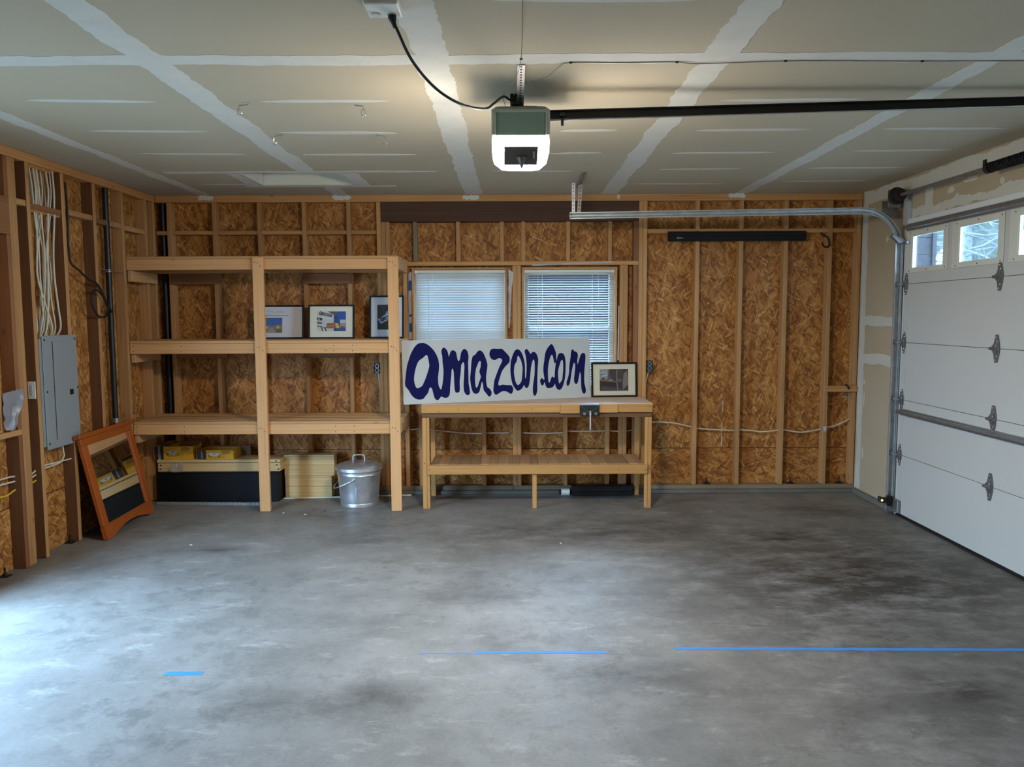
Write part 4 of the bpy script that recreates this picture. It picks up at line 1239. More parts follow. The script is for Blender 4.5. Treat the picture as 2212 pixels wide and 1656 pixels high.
lum('shelf_rail', -0.722, 1.172, 7.189, 7.21, 0.305, 0.37, m_bench, wb)
x = -0.70
k = 0
while x < 1.14:
    w = rng.choice([0.07, 0.085, 0.095])
    w = min(w, 1.148 - x)
    lum('shelf_plank', x, x + w - 0.0015, 6.701 if True else 0, 7.149, 0.371, 0.386 + rng.uniform(0, .002), m_plank, wb, 0.0015, axis=1)
    x += w
bm = bmesh.new()
for x, z, y in ((BX0 + .025, .868, 6.642), (-0.45, .870, 6.642), (0.18, .872, 6.642), (1.185, .885, 6.642), (-0.705, .35, 6.642), (-0.10, .345, 6.642), (0.92, .345, 6.642), (1.155, .34, 6.642), (1.195, .345, 6.664), (1.12, .82, 6.664), (-0.745, .40, 6.664)): dot(bm, x, y, z)
mesh_obj('screw', bm, m_rubber, wb)

# bench vise
vi = thing('bench_vise', 'dark iron woodworking vise on the front edge of the workbench', 'vise', (0.672, 6.64, 0.87))
bm = bmesh.new(); bbox(bm, 0.592, 0.750, 6.616, 6.661, 0.812, 0.905, 0.004); mesh_obj('jaw', bm, plain('vise_iron', srgb(44, 48, 46), 0.5, 0.4), vi)
bm = bmesh.new()
for s in (-1, 1):
    prism_bm(bm, [(0.004 * s, 0.845), (0.072 * s, 0.900), (0.078 * s, 0.893), (0.01 * s, 0.836)], lambda a, b, t: (0.672 + a, 6.616 - t, b), 0.006)
mesh_obj('jaw_rib', bm, plain('vise_rib', srgb(72, 76, 72), 0.45, 0.5), vi)
bm = bmesh.new()
for s in (-1, 1): tube_bm(bm, [(0.672 + s * 0.048, 6.617, 0.832), (0.672 + s * 0.048, 6.607, 0.832)], 0.013, 14)
mesh_obj('guide_rod', bm, m_hinge, vi, True)
box('top_lip', 0.590, 0.752, 6.61, 6.662, 0.903, 0.913, m_galv, vi, 0.002)
bm = bmesh.new(); tube_bm(bm, [(0.672, 6.618, 0.832), (0.672, 6.585, 0.832)], 0.013, 14); mesh_obj('screw_boss', bm, m_chrome, vi, True)
tube('handle', [(0.672, 6.588, 0.852), (0.672, 6.588, 0.70)], 0.0062, m_galv, vi, 10)
for z in (0.853, 0.699):
    bm = bmesh.new(); bmesh.ops.create_icosphere(bm, subdivisions=2, radius=0.009)
    for v in bm.verts: v.co = Vector((0.672, 6.588, z)) + v.co
    mesh_obj('handle_knob', bm, m_chrome, vi, True)

# ---------------------------------------------------------------- sign
def frame_matrix(bl, br, tilt):
    bl, br = Vector(bl), Vector(br)
    w = (br - bl).normalized()
    n = Vector((w.y, -w.x, 0)).normalized()
    u = Vector((0, 0, 1)) * math.cos(tilt) - n * math.sin(tilt)
    u = (u - w * u.dot(w)).normalized()
    nn = w.cross(u)
    m = Matrix((w, u, nn)).transposed().to_4x4()
    m.translation = bl
    return m


SW, SH = 1.745, 0.548
sm = frame_matrix((-0.915, 6.632, BZ + 0.001), (0.72, 7.175, BZ + 0.001), 0.10)
sg = thing('painted_sign', 'long white board hand painted with big dark blue letters leaning on the workbench', 'sign', mat=sm)
box('board', 0, SW, 0, SH, -0.012, 0, m_sign, sg, 0.0015, local=True)
LM = []
for L in LETTERS:
    loops = [[(p.x * SW / 1770, p.y * SH / 545) for p in catmull([(a, b, 0) for a, b in lp], 4, True)] for lp in L]
    LM.append(curve_mesh('letter', loops, 0.0008))
for me in LM: data_obj('letter', me, m_blue, sg, Matrix.Translation((0, 0, 0.0006)), True)

# ---------------------------------------------------------------- framed pictures
PC = {}
def pc(r, g, b):
    if (r, g, b) not in PC: PC[(r, g, b)] = plain('print_%d_%d_%d' % (r, g, b), srgb(r, g, b), 0.6, 0, 0.10, 60)
    return PC[(r, g, b)]


def picture(label, bl, br, h, tilt, fw_, matm, art, shapes, letters=None):
    """art: (x0, y0, x1, y1) of the print inside; shapes: list of (polygon in 0..1, colour)."""
    m = frame_matrix(bl, br, tilt)
    w = (Vector(br) - Vector(bl)).length
    r = thing('framed_picture', label, 'picture', mat=m, group='black framed pictures')
    for a in ((0, fw_, 0, h), (w - fw_, w, 0, h), (fw_, w - fw_, 0, fw_), (fw_, w - fw_, h - fw_, h)): box('frame_rail', a[0], a[1], a[2], a[3], -0.02, 0.0, m_blackm, r, 0.002, True)
    box('mat_board', fw_ - .002, w - fw_ + .002, fw_ - .002, h - fw_ + .002, -0.016, -0.010, matm, r, local=True)
    x0, y0, x1, y1 = art
    bm = bmesh.new(); mats = []
    for i, (poly, c) in enumerate(shapes):
        mm = pc(*c)
        if mm not in mats: mats.append(mm)
        z = -0.0098 + i * 0.00006
        vs_ = [bm.verts.new((x0 + a * (x1 - x0), y0 + b * (y1 - y0), z)) for a, b in poly]
        f = bm.faces.new(vs_); f.material_index = mats.index(mm)
    pr = mesh_obj('print', bm, mats, r, local=True)
    if letters:
        ax, ay, s, ang, cnt = letters
        for me in LM[:cnt]:
            c2 = me.copy()
            c2.transform(Matrix.Translation((x0 + ax * (x1 - x0), y0 + ay * (y1 - y0), -0.0072)) @ Matrix.Rotation(ang, 4, 'Z') @ Matrix.Diagonal((s, s * 1.05, 0.1, 1)))
            data_obj('printed_letter', c2, pc(22, 26, 60), pr, I4, True)
    box('glass_pane', fw_, w - fw_, fw_, h - fw_, -0.0045, -0.003, m_pglass, r, local=True)
    return r


R = lambda a, b, c, d: [(a, b), (c, b), (c, d), (a, d)]
ZS = TIERS[1][0] + 0.0256
tl = 0.12
bars = [(R(0.02, 0.965, 0.90, 0.967), (150, 148, 150)), (R(0.06, 0.90, 0.30, 0.908), (120, 118, 120)), (R(0.42, 0.90, 0.62, 0.908), (110, 108, 110)), (R(0.20, 0.87, 0.72, 0.876), (140, 138, 140)), (R(0.28, 0.845, 0.66, 0.851), (140, 138, 140)), (R(0.0, 0.80, 0.24, 0.807), (140, 138, 140)), (R(0.0, 0.74, 0.80, 0.758), (70, 68, 70)), (R(0.0, 0.72, 0.10, 0.736), (80, 78, 80))]
doc = [(R(0, 0, 1, 1), (216, 212, 212)), *bars,
       (R(0.0, 0.10, 0.60, 0.66), (56, 108, 178)), ([(0.0, 0.66), (0.0, 0.40), (0.10, 0.45), (0.16, 0.62), (0.20, 0.66)], (140, 110, 84)), ([(0, 0.10), (0.6, 0.10), (0.6, 0.40), (0.45, 0.42), (0.3, 0.36), (0.15, 0.38), (0, 0.34)], (150, 126, 98)),
       (R(0.40, 0.12, 0.60, 0.24), (106, 118, 66)), ([(0.08, 0.10), (0.42, 0.10), (0.30, 0.28), (0.22, 0.28)], (160, 152, 142)), (R(0.05, 0.26, 0.14, 0.34), (196, 180, 150)), (R(0.42, 0.27, 0.50, 0.35), (200, 190, 170))]
picture('framed white document with a small blue-sky photo, half behind the middle shelf post', (-2.275, 7.06, ZS), (-1.862, 7.06, ZS), 0.305, tl, 0.015, m_matw, (0.045, 0.03, 0.33, 0.275), doc)
office = [(R(0, 0, 1, 1), (206, 206, 200)), ([(0, 1), (0, 0.72), (0.56, 0.56), (0.58, 0.82), (0.36, 1.0)], (212, 214, 210)), ([(0.36, 1), (0.58, 0.82), (0.72, 0.78), (0.72, 1)], (96, 94, 84)), (R(0.72, 0, 1, 1), (38, 84, 168)), ([(0.58, 0.0), (0.72, 0.0), (0.72, 0.78), (0.58, 0.82)], (44, 70, 140)),
          ([(0.0, 0.70), (0.18, 0.66), (0.18, 0.54), (0.0, 0.56)], (60, 60, 64)), (R(0.04, 0.58, 0.09, 0.65), (190, 190, 190)), ([(0.0, 0.50), (0.18, 0.46), (0.18, 0.36), (0.0, 0.36)], (120, 116, 124)), (R(0, 0.0, 0.24, 0.26), (208, 206, 206)),
          ([(0.0, 0.28), (0.16, 0.26), (0.22, 0.0), (0.18, 0.0), (0.13, 0.22), (0.0, 0.24)], (48, 46, 50)), ([(0.2, 0.16), (0.98, 0.13), (0.98, 0.17), (0.2, 0.20)], (120, 84, 60)), ([(0.25, 0.2), (0.30, 0.16), (0.34, 0.0), (0.30, 0.0)], (40, 34, 32)),
          ([(0.34, 0.40), (0.62, 0.42), (0.66, 0.16), (0.32, 0.18)], (176, 110, 62)), ([(0.34, 0.40), (0.62, 0.42), (0.62, 0.36), (0.34, 0.34)], (140, 84, 46)), ([(0.62, 0.42), (0.72, 0.40), (0.79, 0.16), (0.68, 0.15)], (226, 196, 40)),
          (R(0.80, 0.38, 0.99, 0.58), (206, 198, 192)), (R(0.80, 0.2, 0.99, 0.35), (178, 160, 150)), (R(0.82, 0.22, 0.96, 0.25), (40, 38, 40))]
picture('framed office photo with cartons and a lettered banner on cream mat, middle shelf', (-1.826, 7.07, ZS), (-1.412, 7.07, ZS), 0.307, tl, 0.014, m_mat, (0.078, 0.068, 0.338, 0.248), office, (0.05, 0.81, 0.072, -0.22, 6))
dark = [(R(0, 0, 1, 1), (44, 42, 40)), ([(0.02, 0.42), (0.20, 0.24), (0.98, 0.56), (0.86, 0.80)], (186, 200, 214)), ([(0.40, 0.58), (0.60, 0.66), (0.86, 0.74), (0.80, 0.84), (0.60, 0.80), (0.46, 0.70)], (150, 160, 200)), ([(0.60, 0.78), (0.72, 0.78), (0.74, 0.88), (0.64, 0.90)], (150, 90, 80))]
picture('upright framed dark photo of a tilted banner on grey mat, beside the right shelf post', (-1.278, 7.085, ZS), (-0.966, 7.075, ZS), 0.388, 0.10, 0.015, m_matw, (0.072, 0.080, 0.242, 0.305), dark, (0.17, 0.275, 0.085, 0.36, 6))
desk = [(R(0, 0, 1, 1), (66, 56, 58)), ([(0, 1), (0, 0.5), (0.28, 0.52), (0.30, 1)], (150, 158, 162)), ([(0.04, 0.84), (0.26, 0.88), (0.27, 0.68), (0.05, 0.66)], (196, 202, 204)), (R(0.34, 0.5, 0.58, 1.0), (74, 66, 62)), (R(0.58, 0.45, 0.62, 1.0), (128, 124, 140)), (R(0.31, 0.55, 0.34, 1.0), (128, 126, 136)), (R(0.64, 0.5, 0.82, 1.0), (80, 68, 64)),
        ([(0.02, 0.5), (0.60, 0.44), (0.58, 0.40), (0.04, 0.47)], (168, 128, 98)), ([(0.05, 0.46), (0.58, 0.40), (0.60, 0.15), (0.06, 0.22)], (52, 48, 44)), ([(0.06, 0.0), (0.10, 0.22), (0.70, 0.14), (0.95, 0.0)], (84, 70, 76)), (R(0.62, 0.40, 0.78, 0.55), (104, 98, 104)), ([(0.84, 0.8), (0.96, 0.92), (1.0, 0.30), (0.86, 0.10), (0.80, 0.30)], (138, 126, 122)),
        ([(0.80, 0.05), (0.86, 0.1), (0.88, 0.44), (0.80, 0.46)], (128, 124, 126)), (R(0.06, 0.5, 0.18, 0.60), (110, 76, 56)), (R(0.30, 0.47, 0.46, 0.54), (150, 148, 156)), (R(0.34, 0.52, 0.40, 0.66), (80, 90, 130)), ([(0.58, 0.42), (0.61, 0.42), (0.64, 0.0), (0.62, 0.0)], (150, 146, 140))]
picture('framed photo of a cluttered desk on cream mat standing on the workbench', (0.742, 7.165, BZ + 0.001), (1.168, 7.195, BZ + 0.001), 0.322, 0.09, 0.017, m_mat, (0.078, 0.058, 0.345, 0.258), desk, (0.045, 0.70, 0.032, 0.22, 6))

# ---------------------------------------------------------------- mirror leaning on the left wall
MW, MH = 0.865, 0.80
wv = Vector((-0.045, 0.895, 0)).normalized()
ta = math.radians(12.3)
uv = Vector((-math.sin(ta), -0.03, math.cos(ta)))
uv = (uv - wv * uv.dot(wv)).normalized()
nv = wv.cross(uv)                                    # points away from the wall into the room
mm_ = Matrix((wv, uv, nv)).transposed().to_4x4()
mm_.translation = Vector((-3.018, 5.742, 0.008))
mr = thing('framed_mirror', 'orange-brown wood framed mirror leaning against the left wall', 'mirror', mat=mm_)
T0 = -0.032
def mbar(name, x0, x1, y0, y1, z0, z1, ax): 
    o = lum(name, x0, x1, y0, y1, z0, z1, m_orange, None, 0.003, ax)
    o.parent = mr
    return o
mbar('stile', 0, 0.078, 0.10, MH - 0.075, T0, 0, 1); mbar('stile', MW - 0.078, MW, 0.10, MH - 0.075, T0, 0, 1)
mbar('top_rail', 0, MW, MH - 0.0745, MH - 0.021, T0, 0, 0)
mbar('cap_moulding', -0.045, MW + 0.028, MH - 0.0205, MH + 0.012, T0 + 0.004, 0.024, 0)
n = 20
arc = [(0, 0.0995), (0, 0), (0.11, 0)] + [(0.11 + (MW - 0.22) * k / n, 0.048 * math.sin(math.pi * k / n) ** 0.8) for k in range(1, n)] + [(MW - 0.11, 0), (MW, 0), (MW, 0.0995)]
bm = bmesh.new(); prism_bm(bm, arc, lambda a, b, t: (a, b, -t), 0.032)
mesh_obj('bottom_rail', bm, m_orange, mr, local=True)
bm = bmesh.new()
for a in ((0.078, 0.084, 0.10, MH - .075), (MW - .084, MW - .078, 0.10, MH - .075), (0.084, MW - .084, MH - .081, MH - .075), (0.084, MW - .084, 0.10, 0.106)): bbox(bm, *a, -0.012, -0.003)
mesh_obj('inner_bead', bm, m_orange, mr, local=True)
box('mirror_glass', 0.079, MW - 0.079, 0.101, MH - 0.076, -0.016, -0.012, m_mirror, mr, local=True)
box('back_panel', 0.02, MW - 0.02, 0.06, MH - 0.03, -0.036, -0.033, m_cardk, mr, local=True)

# ---------------------------------------------------------------- things under the shelves
bb = thing('black_cabinet_box', 'long black laminate box on the floor under the left shelves', 'box', (-2.65, 7.09, 0))
box('front_panel', -3.195, -2.102, 6.962, 6.978, 0.002, 0.262, m_blackbox, bb, 0.002)
box('side_panel', -2.118, -2.102, 6.979, 7.20, 0.002, 0.262, m_blackbox, bb, 0.002)
box('side_panel', -3.195, -3.179, 6.979, 7.20, 0.002, 0.262, m_blackbox, bb, 0.002)
box('top_panel', -3.197, -2.10, 6.958, 7.202, 0.263, 0.272, m_blackbox, bb, 0.002)
cr = thing('wooden_crate', 'shallow pale pine crate lying on the black box', 'crate', (-2.65, 7.09, 0.273))
for x0, x1, y0, y1, z0, z1, nm in ((-3.19, -2.088, 6.985, 7.003, 0.274, 0.350, 'side_board'), (-3.19, -2.088, 7.195, 7.213, 0.274, 0.350, 'side_board'), (-2.106, -2.088, 7.004, 7.194, 0.274, 0.350, 'end_board'), (-3.19, -3.172, 7.004, 7.194, 0.274, 0.350, 'end_board'), (-3.195, -2.084, 6.98, 7.10, 0.356, 0.384, 'lid_board'), (-3.195, -2.084, 7.102, 7.218, 0.356, 0.384, 'lid_board')):
    lum(nm, x0, x1, y0, y1, z0, z1, m_pine, cr)
box('lid_gap', -3.185, -2.095, 6.992, 7.21, 0.350, 0.356, m_cardk, cr)
bm = bmesh.new()
for x, z in ((-2.12, .37), (-2.115, .335), (-2.10, .295), (-3.16, .335), (-3.165, .30)): dot(bm, x, 6.98, z, 0.006)
mesh_obj('knot_plug', bm, m_rubber, cr)


def nail_box(label, x0, xk, x1, zh, dep, txt, openflap):
    y0, z0 = 6.992, 0.3855
    r = thing('nail_carton', label, 'carton', ((x0 + x1) / 2, y0, z0), group='yellow cartons under the shelves')
    bm = bmesh.new()
    t = 0.003
    for a in ((x0, x1, y0 + dep - t, y0 + dep, z0, z0 + zh), (x1 - t, x1, y0, y0 + dep - t, z0, z0 + zh), (x0, x0 + t, y0, y0 + dep - t, z0, z0 + zh), (x0 + t, x1 - t, y0 + t, y0 + dep - t, z0, z0 + t)): bbox(bm, *a)
    mesh_obj('carton_body', bm, m_cardy, r)
    box('front_face', xk, x1 - t, y0, y0 + t, z0, z0 + zh, m_cardy, r)
    box('dark_band', x0 + t, xk, y0, y0 + t, z0, z0 + zh, m_cardk, r)
    c = ((xk + x1) / 2 - 0.05, z0 + zh * 0.55)
    bm = bmesh.new()
    ell = [(c[0] + 0.05 * math.cos(a), c[1] + 0.016 * math.sin(a)) for a in [k * math.pi / 12 for k in range(24)]]
    prism_bm(bm, ell, lambda a, b, t: (a, y0 - 0.0002 - t, b), 0.0004)
    mesh_obj('printed_coil', bm, pc(196, 196, 194), r)
    bm = bmesh.new()
    for k in range(13):
        a = math.pi + math.pi * k / 12
        x = c[0] + 0.05 * math.cos(a); z = c[1] + 0.016 * math.sin(a)
        bbox(bm, x - 0.0016, x + 0.0016, y0 - 0.0007, y0 - 0.0001, z - 0.026, z)
    for k in range(6):
        x = c[0] + 0.055 + k * 0.008
        bbox(bm, x - 0.0008, x + 0.0008, y0 - 0.0007, y0 - 0.0001, c[1] - 0.036, c[1] - 0.006)
    bbox(bm, c[0] - 0.008, c[0] + 0.008, y0 - 0.0011, y0 - 0.0002, c[1] - 0.003, c[1] + 0.004)
    for k, w in enumerate((0.07, 0.085, 0.08, 0.06)):
        zz = z0 + zh * 0.90 - k * 0.0085
        bbox(bm, x1 - 0.105, x1 - 0.105 + w, y0 - 0.0005, y0 - 0.0001, zz - (0.0026 if k == 0 else 0.0016), zz + (0.0026 if k == 0 else 0.0016))
    mesh_obj('printed_nails', bm, pc(58, 48, 36), r)
    if txt:
        me = text_mesh('brand_lettering', 'BOSTITCH', txt, bold=True)
        mt = Matrix.Translation(((x0 + xk) / 2 + 0.006, y0 - 0.0006, z0 + zh * 0.5)) @ Matrix.Rotation(HP, 4, 'X') @ Matrix.Rotation(HP, 4, 'Z')
        data_obj('brand_lettering', me, pc(206, 204, 196), r, mt)
    if openflap:
        for a, b in ((x0 + .02, x0 + (x1 - x0) * .42), (x0 + (x1 - x0) * .55, x1 + .05)):
            bm = bmesh.new(); prism_bm(bm, [(a, 0), (b - .03, 0), (b, 0.09), (a + .05, 0.09)], lambda u, v, t: (u, y0 + 0.06 + v * 0.9 + t * .4, z0 + zh + 0.001 + v * 0.32 + t), 0.003)
            mesh_obj('flap', bm, m_cardb, r)
    return r


nail_box('larger yellow and black nail carton with open flaps on the pine crate', -3.222, -3.137, -2.872, 0.118, 0.20, 0.026, True)
nail_box('smaller yellow and dark nail carton on the right of the pine crate', -2.842, -2.752, -2.508, 0.082, 0.20, 0.014, False)
bx = thing('dark_open_tray', 'dark open cardboard tray standing behind the smaller yellow carton', 'box', (-2.60, 7.206, 0.3855))
bm = bmesh.new()
for a in ((-2.80, -2.42, 7.196, 7.199, 0.3855, 0.478), (-2.80, -2.42, 7.216, 7.219, 0.3855, 0.478), (-2.423, -2.42, 7.199, 7.216, 0.3855, 0.478), (-2.80, -2.797, 7.199, 7.216, 0.3855, 0.478)): bbox(bm, *a)
mesh_obj('tray_body', bm, m_cardb, bx)
# plastic bag
bm = bmesh.new(); bmesh.ops.create_icosphere(bm, subdivisions=3, radius=1.0)
for v in bm.verts:
    c = v.co.copy()
    k = 1 + 0.22 * math.sin(9 * c.x + 4 * c.z) * math.cos(7 * c.z + 3 * c.x) + rng.uniform(-.16, .16)
    v.co = Vector((-3.01 + (c.x * 0.06 + c.z * 0.012) * k, 6.962 - abs(c.y) * 0.004 + rng.uniform(-.012, .012) - 0.008 * math.sin(11 * c.x) * math.cos(8 * c.z), 0.274 + max(0.0, c.z + 0.75) * 0.044 * k))
tag(mesh_obj('plastic_bag', bm, film('bag_film', (0.62, 0.6, 0.56), 0.30)), 'crumpled clear plastic bag in front of the pine crate', 'bag')
# perforated steel strip on the floor
ps = thing('steel_strip', 'long perforated grey steel strip on the floor before the black box', 'metal strip', (-2.7, 6.85, 0))
bm = bmesh.new()
for k in range(24):
    a, b = k / 24, (k + 0.86) / 24
    p = [(-3.16 + 0.93 * s, 6.875 - 0.055 * s) for s in (a, b)]
    h_ = 0.026 if k % 5 else 0.020
    A = [bm.verts.new((p[i][0], p[i][1] + dy, z)) for i, dy, z in ((0, 0, .001), (1, 0, .001), (1, 0, h_), (0, 0, h_))]
    B = [bm.verts.new(v.co + Vector((0, 0.006, 0))) for v in A]
    bm.faces.new(A); bm.faces.new(B[::-1])
    for i in range(4): bm.faces.new((A[i], A[(i + 1) % 4], B[(i + 1) % 4], B[i]))
mesh_obj('tabs', bm, m_panel, ps)
tube('strip_bar', [(-3.165, 6.882, 0.006), (-2.225, 6.827, 0.006)], 0.005, m_panel, ps, 6)
tube('strip_bar', [(-3.165, 6.882, 0.020), (-2.225, 6.827, 0.020)], 0.005, m_panel, ps, 6)
# pale rod
tag(tube('thin_rod', [(-2.085, 7.055, 0.008), (-0.93, 7.168, 0.008)], 0.0075, m_cream, None, 8), 'thin pale rod lying on the floor behind the trash can', 'rod')
# two stacked pine boxes
for nm, lb, x0, x1, z0, z1 in (('u', 'upper of two pale pine boxes stacked behind the trash can', -2.088, -1.628, 0.2035, 0.400), ('l', 'lower of two pale pine boxes stacked behind the trash can', -2.084, -1.655, 0.002, 0.202)):
    r = thing('pine_box', lb, 'wooden box', ((x0 + x1) / 2, 7.17, z0), group='pine boxes')
    zm = z0 + (z1 - z0) * 0.52
    lum('front_board', x0, x1, 7.115, 7.128, z0, zm - 0.001, m_pine, r); lum('front_board', x0, x1, 7.116, 7.128, zm, z1 - 0.016, m_pine, r)
    lum('side_board', x0, x0 + 0.014, 7.129, 7.226, z0, z1 - 0.016, m_pine, r, axis=2); lum('side_board', x1 - 0.014, x1, 7.129, 7.226, z0, z1 - 0.016, m_pine, r, axis=2)
    lum('lid_board', x0 - 0.002, x1 + 0.002, 7.113, 7.228, z1 - 0.015, z1, m_pine, r, axis=0)

# ---------------------------------------------------------------- trash can
cx_, cy_ = -1.352, 6.868
tc = thing('trash_can', 'galvanized steel trash can with lid and bail handle under the shelves', 'trash can', (cx_, cy_, 0))
bm = bmesh.new()
lathe_bm(bm, [(0, 0.012), (0.155, 0.012), (0.16, 0.002), (0.166, 0.002), (0.168, 0.03), (0.166, 0.034), (0.167, 0.038), (0.172, 0.10), (0.189, 0.275), (0.194, 0.283), (0.190, 0.291), (0.192, 0.315), (0.197, 0.322), (0.194, 0.33)], (cx_, cy_, 0), 64)
mesh_obj('can_body', bm, m_galv, tc, True)
bm = bmesh.new()
lathe_bm(bm, [(0.203, 0.318), (0.207, 0.320), (0.206, 0.347), (0.200, 0.352), (0.195, 0.350), (0.180, 0.362), (0.176, 0.360), (0.14, 0.376), (0.136, 0.373), (0.09, 0.385), (0.086, 0.383), (0.0, 0.390)], (cx_, cy_, 0), 64)
lid = mesh_obj('lid', bm, m_galv, tc, True)
tube('lid_handle', [(cx_ - 0.05, cy_, 0.386), (cx_ - 0.052, cy_, 0.415), (cx_ - 0.045, cy_, 0.436), (cx_ - 0.03, cy_, 0.442), (cx_ + 0.03, cy_, 0.442), (cx_ + 0.045, cy_, 0.436), (cx_ + 0.052, cy_, 0.415), (cx_ + 0.05, cy_, 0.386)], 0.0062, m_galv, lid, 10, spline=4)
bm = bmesh.new(); lathe_bm(bm, [(0.0, 0.012), (0.010, 0.010), (0.016, 0.0)], (0, 0, 0), 16)
bm.transform(Matrix.Translation((cx_ - 0.012, cy_ - 0.1855, 0.252)) @ Matrix.Rotation(HP, 4, 'X'))
mesh_obj('handle_ear', bm, m_chrome, tc, True)
tube('bail_handle', [(cx_ - 0.012, cy_ - 0.196, 0.254), (cx_ - 0.05, cy_ - 0.202, 0.236), (cx_ - 0.12, cy_ - 0.20, 0.205), (cx_ - 0.175, cy_ - 0.17, 0.182), (cx_ - 0.20, cy_ - 0.12, 0.175), (cx_ - 0.215, cy_, 0.175), (cx_ - 0.20, cy_ + 0.12, 0.19), (cx_ - 0.1, cy_ + 0.185, 0.23), (cx_ - 0.012, cy_ + 0.194, 0.252)], 0.0042, m_galv, tc, 8, spline=5)
box('side_seam', cx_ + 0.0, cx_ + 0.008, cy_ - 0.1805, cy_ - 0.175, 0.10, 0.20, m_galv, tc)

# under the bench: black duct length and white canister
dk = thing('black_duct', 'long black duct section lying under the workbench by the wall', 'duct', (0.84, 7.18, 0))
bm = bmesh.new(); bbox(bm, 0.555, 1.125, 7.128, 7.204, 0.037, 0.098, 0.006); bbox(bm, 0.60, 0.61, 7.124, 7.207, 0.037, 0.101, 0.002); bbox(bm, 1.05, 1.06, 7.124, 7.207, 0.037, 0.101, 0.002)
bbox(bm, 0.56, 1.12, 7.13, 7.20, 0.002, 0.036)
mesh_obj('duct_body', bm, m_black, dk)
wc = thing('white_canister', 'small white canister lying beside the black duct under the workbench', 'canister', (0.50, 7.15, 0))
tube('canister_body', [(0.462, 7.15, 0.036), (0.538, 7.15, 0.036)], 0.034, m_white, wc, 20)
tube('canister_cap', [(0.44, 7.15, 0.036), (0.461, 7.15, 0.036)], 0.018, m_black, wc, 14)

# ---------------------------------------------------------------- right part of the back wall
bar = thing('magnetic_tool_bar', 'long black tool bar screwed across the right wall studs', 'tool bar', (2.065, D - 0.01, 2.375))
bm = bmesh.new(); bbox(bm, 1.436, 2.696, D - 0.02, D - 0.0005, 2.333, 2.421, 0.002); mesh_obj('bar_body', bm, m_blackm, bar)
for z in (2.362, 2.398): box('groove', 1.44, 2.692, D - 0.0212, D - 0.0201, z - 0.0015, z + 0.0015, m_groove, bar)
bm = bmesh.new(); tube_bm(bm, [(1.527 + 0.0085 * math.cos(a), D - 0.0208, 2.362 + 0.0085 * math.sin(a)) for a in [k * math.pi / 8 for k in range(16)]], 0.0016, 5, closed=True)
for k in range(5): bbox(bm, 1.538 + k * 0.0072, 1.5435 + k * 0.0072, D - 0.0214, D - 0.0202, 2.3585, 2.3655)
mesh_obj('bar_logo', bm, pc(190, 190, 188), bar)
tag(tube('hanging_hook', [(2.83, D - 0.012, 2.405), (2.845, D - 0.02, 2.385), (2.885, D - 0.025, 2.362), (2.90, D - 0.025, 2.33), (2.905, D - 0.025, 2.295), (2.88, D - 0.028, 2.272), (2.85, D - 0.028, 2.285), (2.835, D - 0.028, 2.315)], 0.008, m_rubber, None, 10, spline=6), 'black rubber-coated bicycle hook beside the black tool bar', 'hook')
cl = thing('wall_cleat', 'short wood cleat nailed across two studs by the right corner', 'cleat', (3.06, D - 0.01, 0.97))
lum('cleat_board', 2.912, XR - 0.004, D - 0.024, D - 0.0006, 0.949, 1.004, m_stud, cl)
bm = bmesh.new(); dot(bm, 2.935, D - 0.024, 0.98); dot(bm, 3.195, D - 0.024, 0.982); mesh_obj('nail', bm, m_rubber, cl)
ch = thing('hanging_tool', 'small wire hook tool with black grip hanging on the wood cleat', 'tool', (3.12, D - 0.03, 0.96))
tube('grip', [(3.085, D - 0.03, 1.012), (3.10, D - 0.032, 1.012), (3.115, D - 0.034, 0.995), (3.12, D - 0.034, 0.975)], 0.008, m_rubber, ch, 8, spline=4)
tube('wire', [(3.10, D - 0.028, 0.948), (3.10, D - 0.03, 0.92), (3.06, D - 0.032, 0.902), (3.13, D - 0.034, 0.905), (3.16, D - 0.034, 0.90)], 0.004, m_chrome, ch, 6, spline=5)
for x, z in ((2.985, 0.567), (2.0, 0.60)):
    pass

# wall outlets
def outlet(label, x, z, tail):
    r = thing('wall_outlet', label, 'outlet', (x, D + 0.02, z), group='open wall outlets')
    box('outlet_box', x - 0.028, x + 0.028, D - 0.006, D + 0.05, z - 0.052, z + 0.052, m_black, r, 0.003)
    bm = bmesh.new()
    for dz in (-0.02, 0.02):
        tube_bm(bm, [(x + 0.016 * math.cos(a), D - 0.0075, z + dz + 0.017 * math.sin(a)) for a in [k * math.pi / 7 for k in range(14)]], 0.0025, 6, closed=True)
    for s in (-1, 1):
        tube_bm(bm, [(x - 0.018, D - 0.0075, z + s * 0.050), (x, D - 0.0075, z + s * 0.040), (x + 0.018, D - 0.0075, z + s * 0.050)], 0.0022, 6)
    mesh_obj('yoke', bm, m_galv, r, True)
    for dz in (-0.02, 0.02): box('receptacle', x - 0.013, x + 0.013, D - 0.0085, D - 0.0062, z + dz - 0.013, z + dz + 0.013, m_cardk, r, 0.002)
    tube('supply_cable', tail, 0.005, m_cable, r, 8, spline=6)


outlet('black boxed outlet on the back wall seen through the middle of the shelves', -1.237, 1.187, [(-1.235, D + 0.04, 1.14), (-1.225, D + 0.05, 1.0), (-1.224, D + 0.055, 0.85), (-1.224, D + 0.055, 0.6)])
outlet('black boxed outlet on the back wall just right of the workbench picture', 1.284, 1.194, [(1.28, D + 0.03, 1.14), (1.262, D + 0.045, 1.05), (1.257, D + 0.055, 0.9), (1.258, D + 0.055, 0.68)])

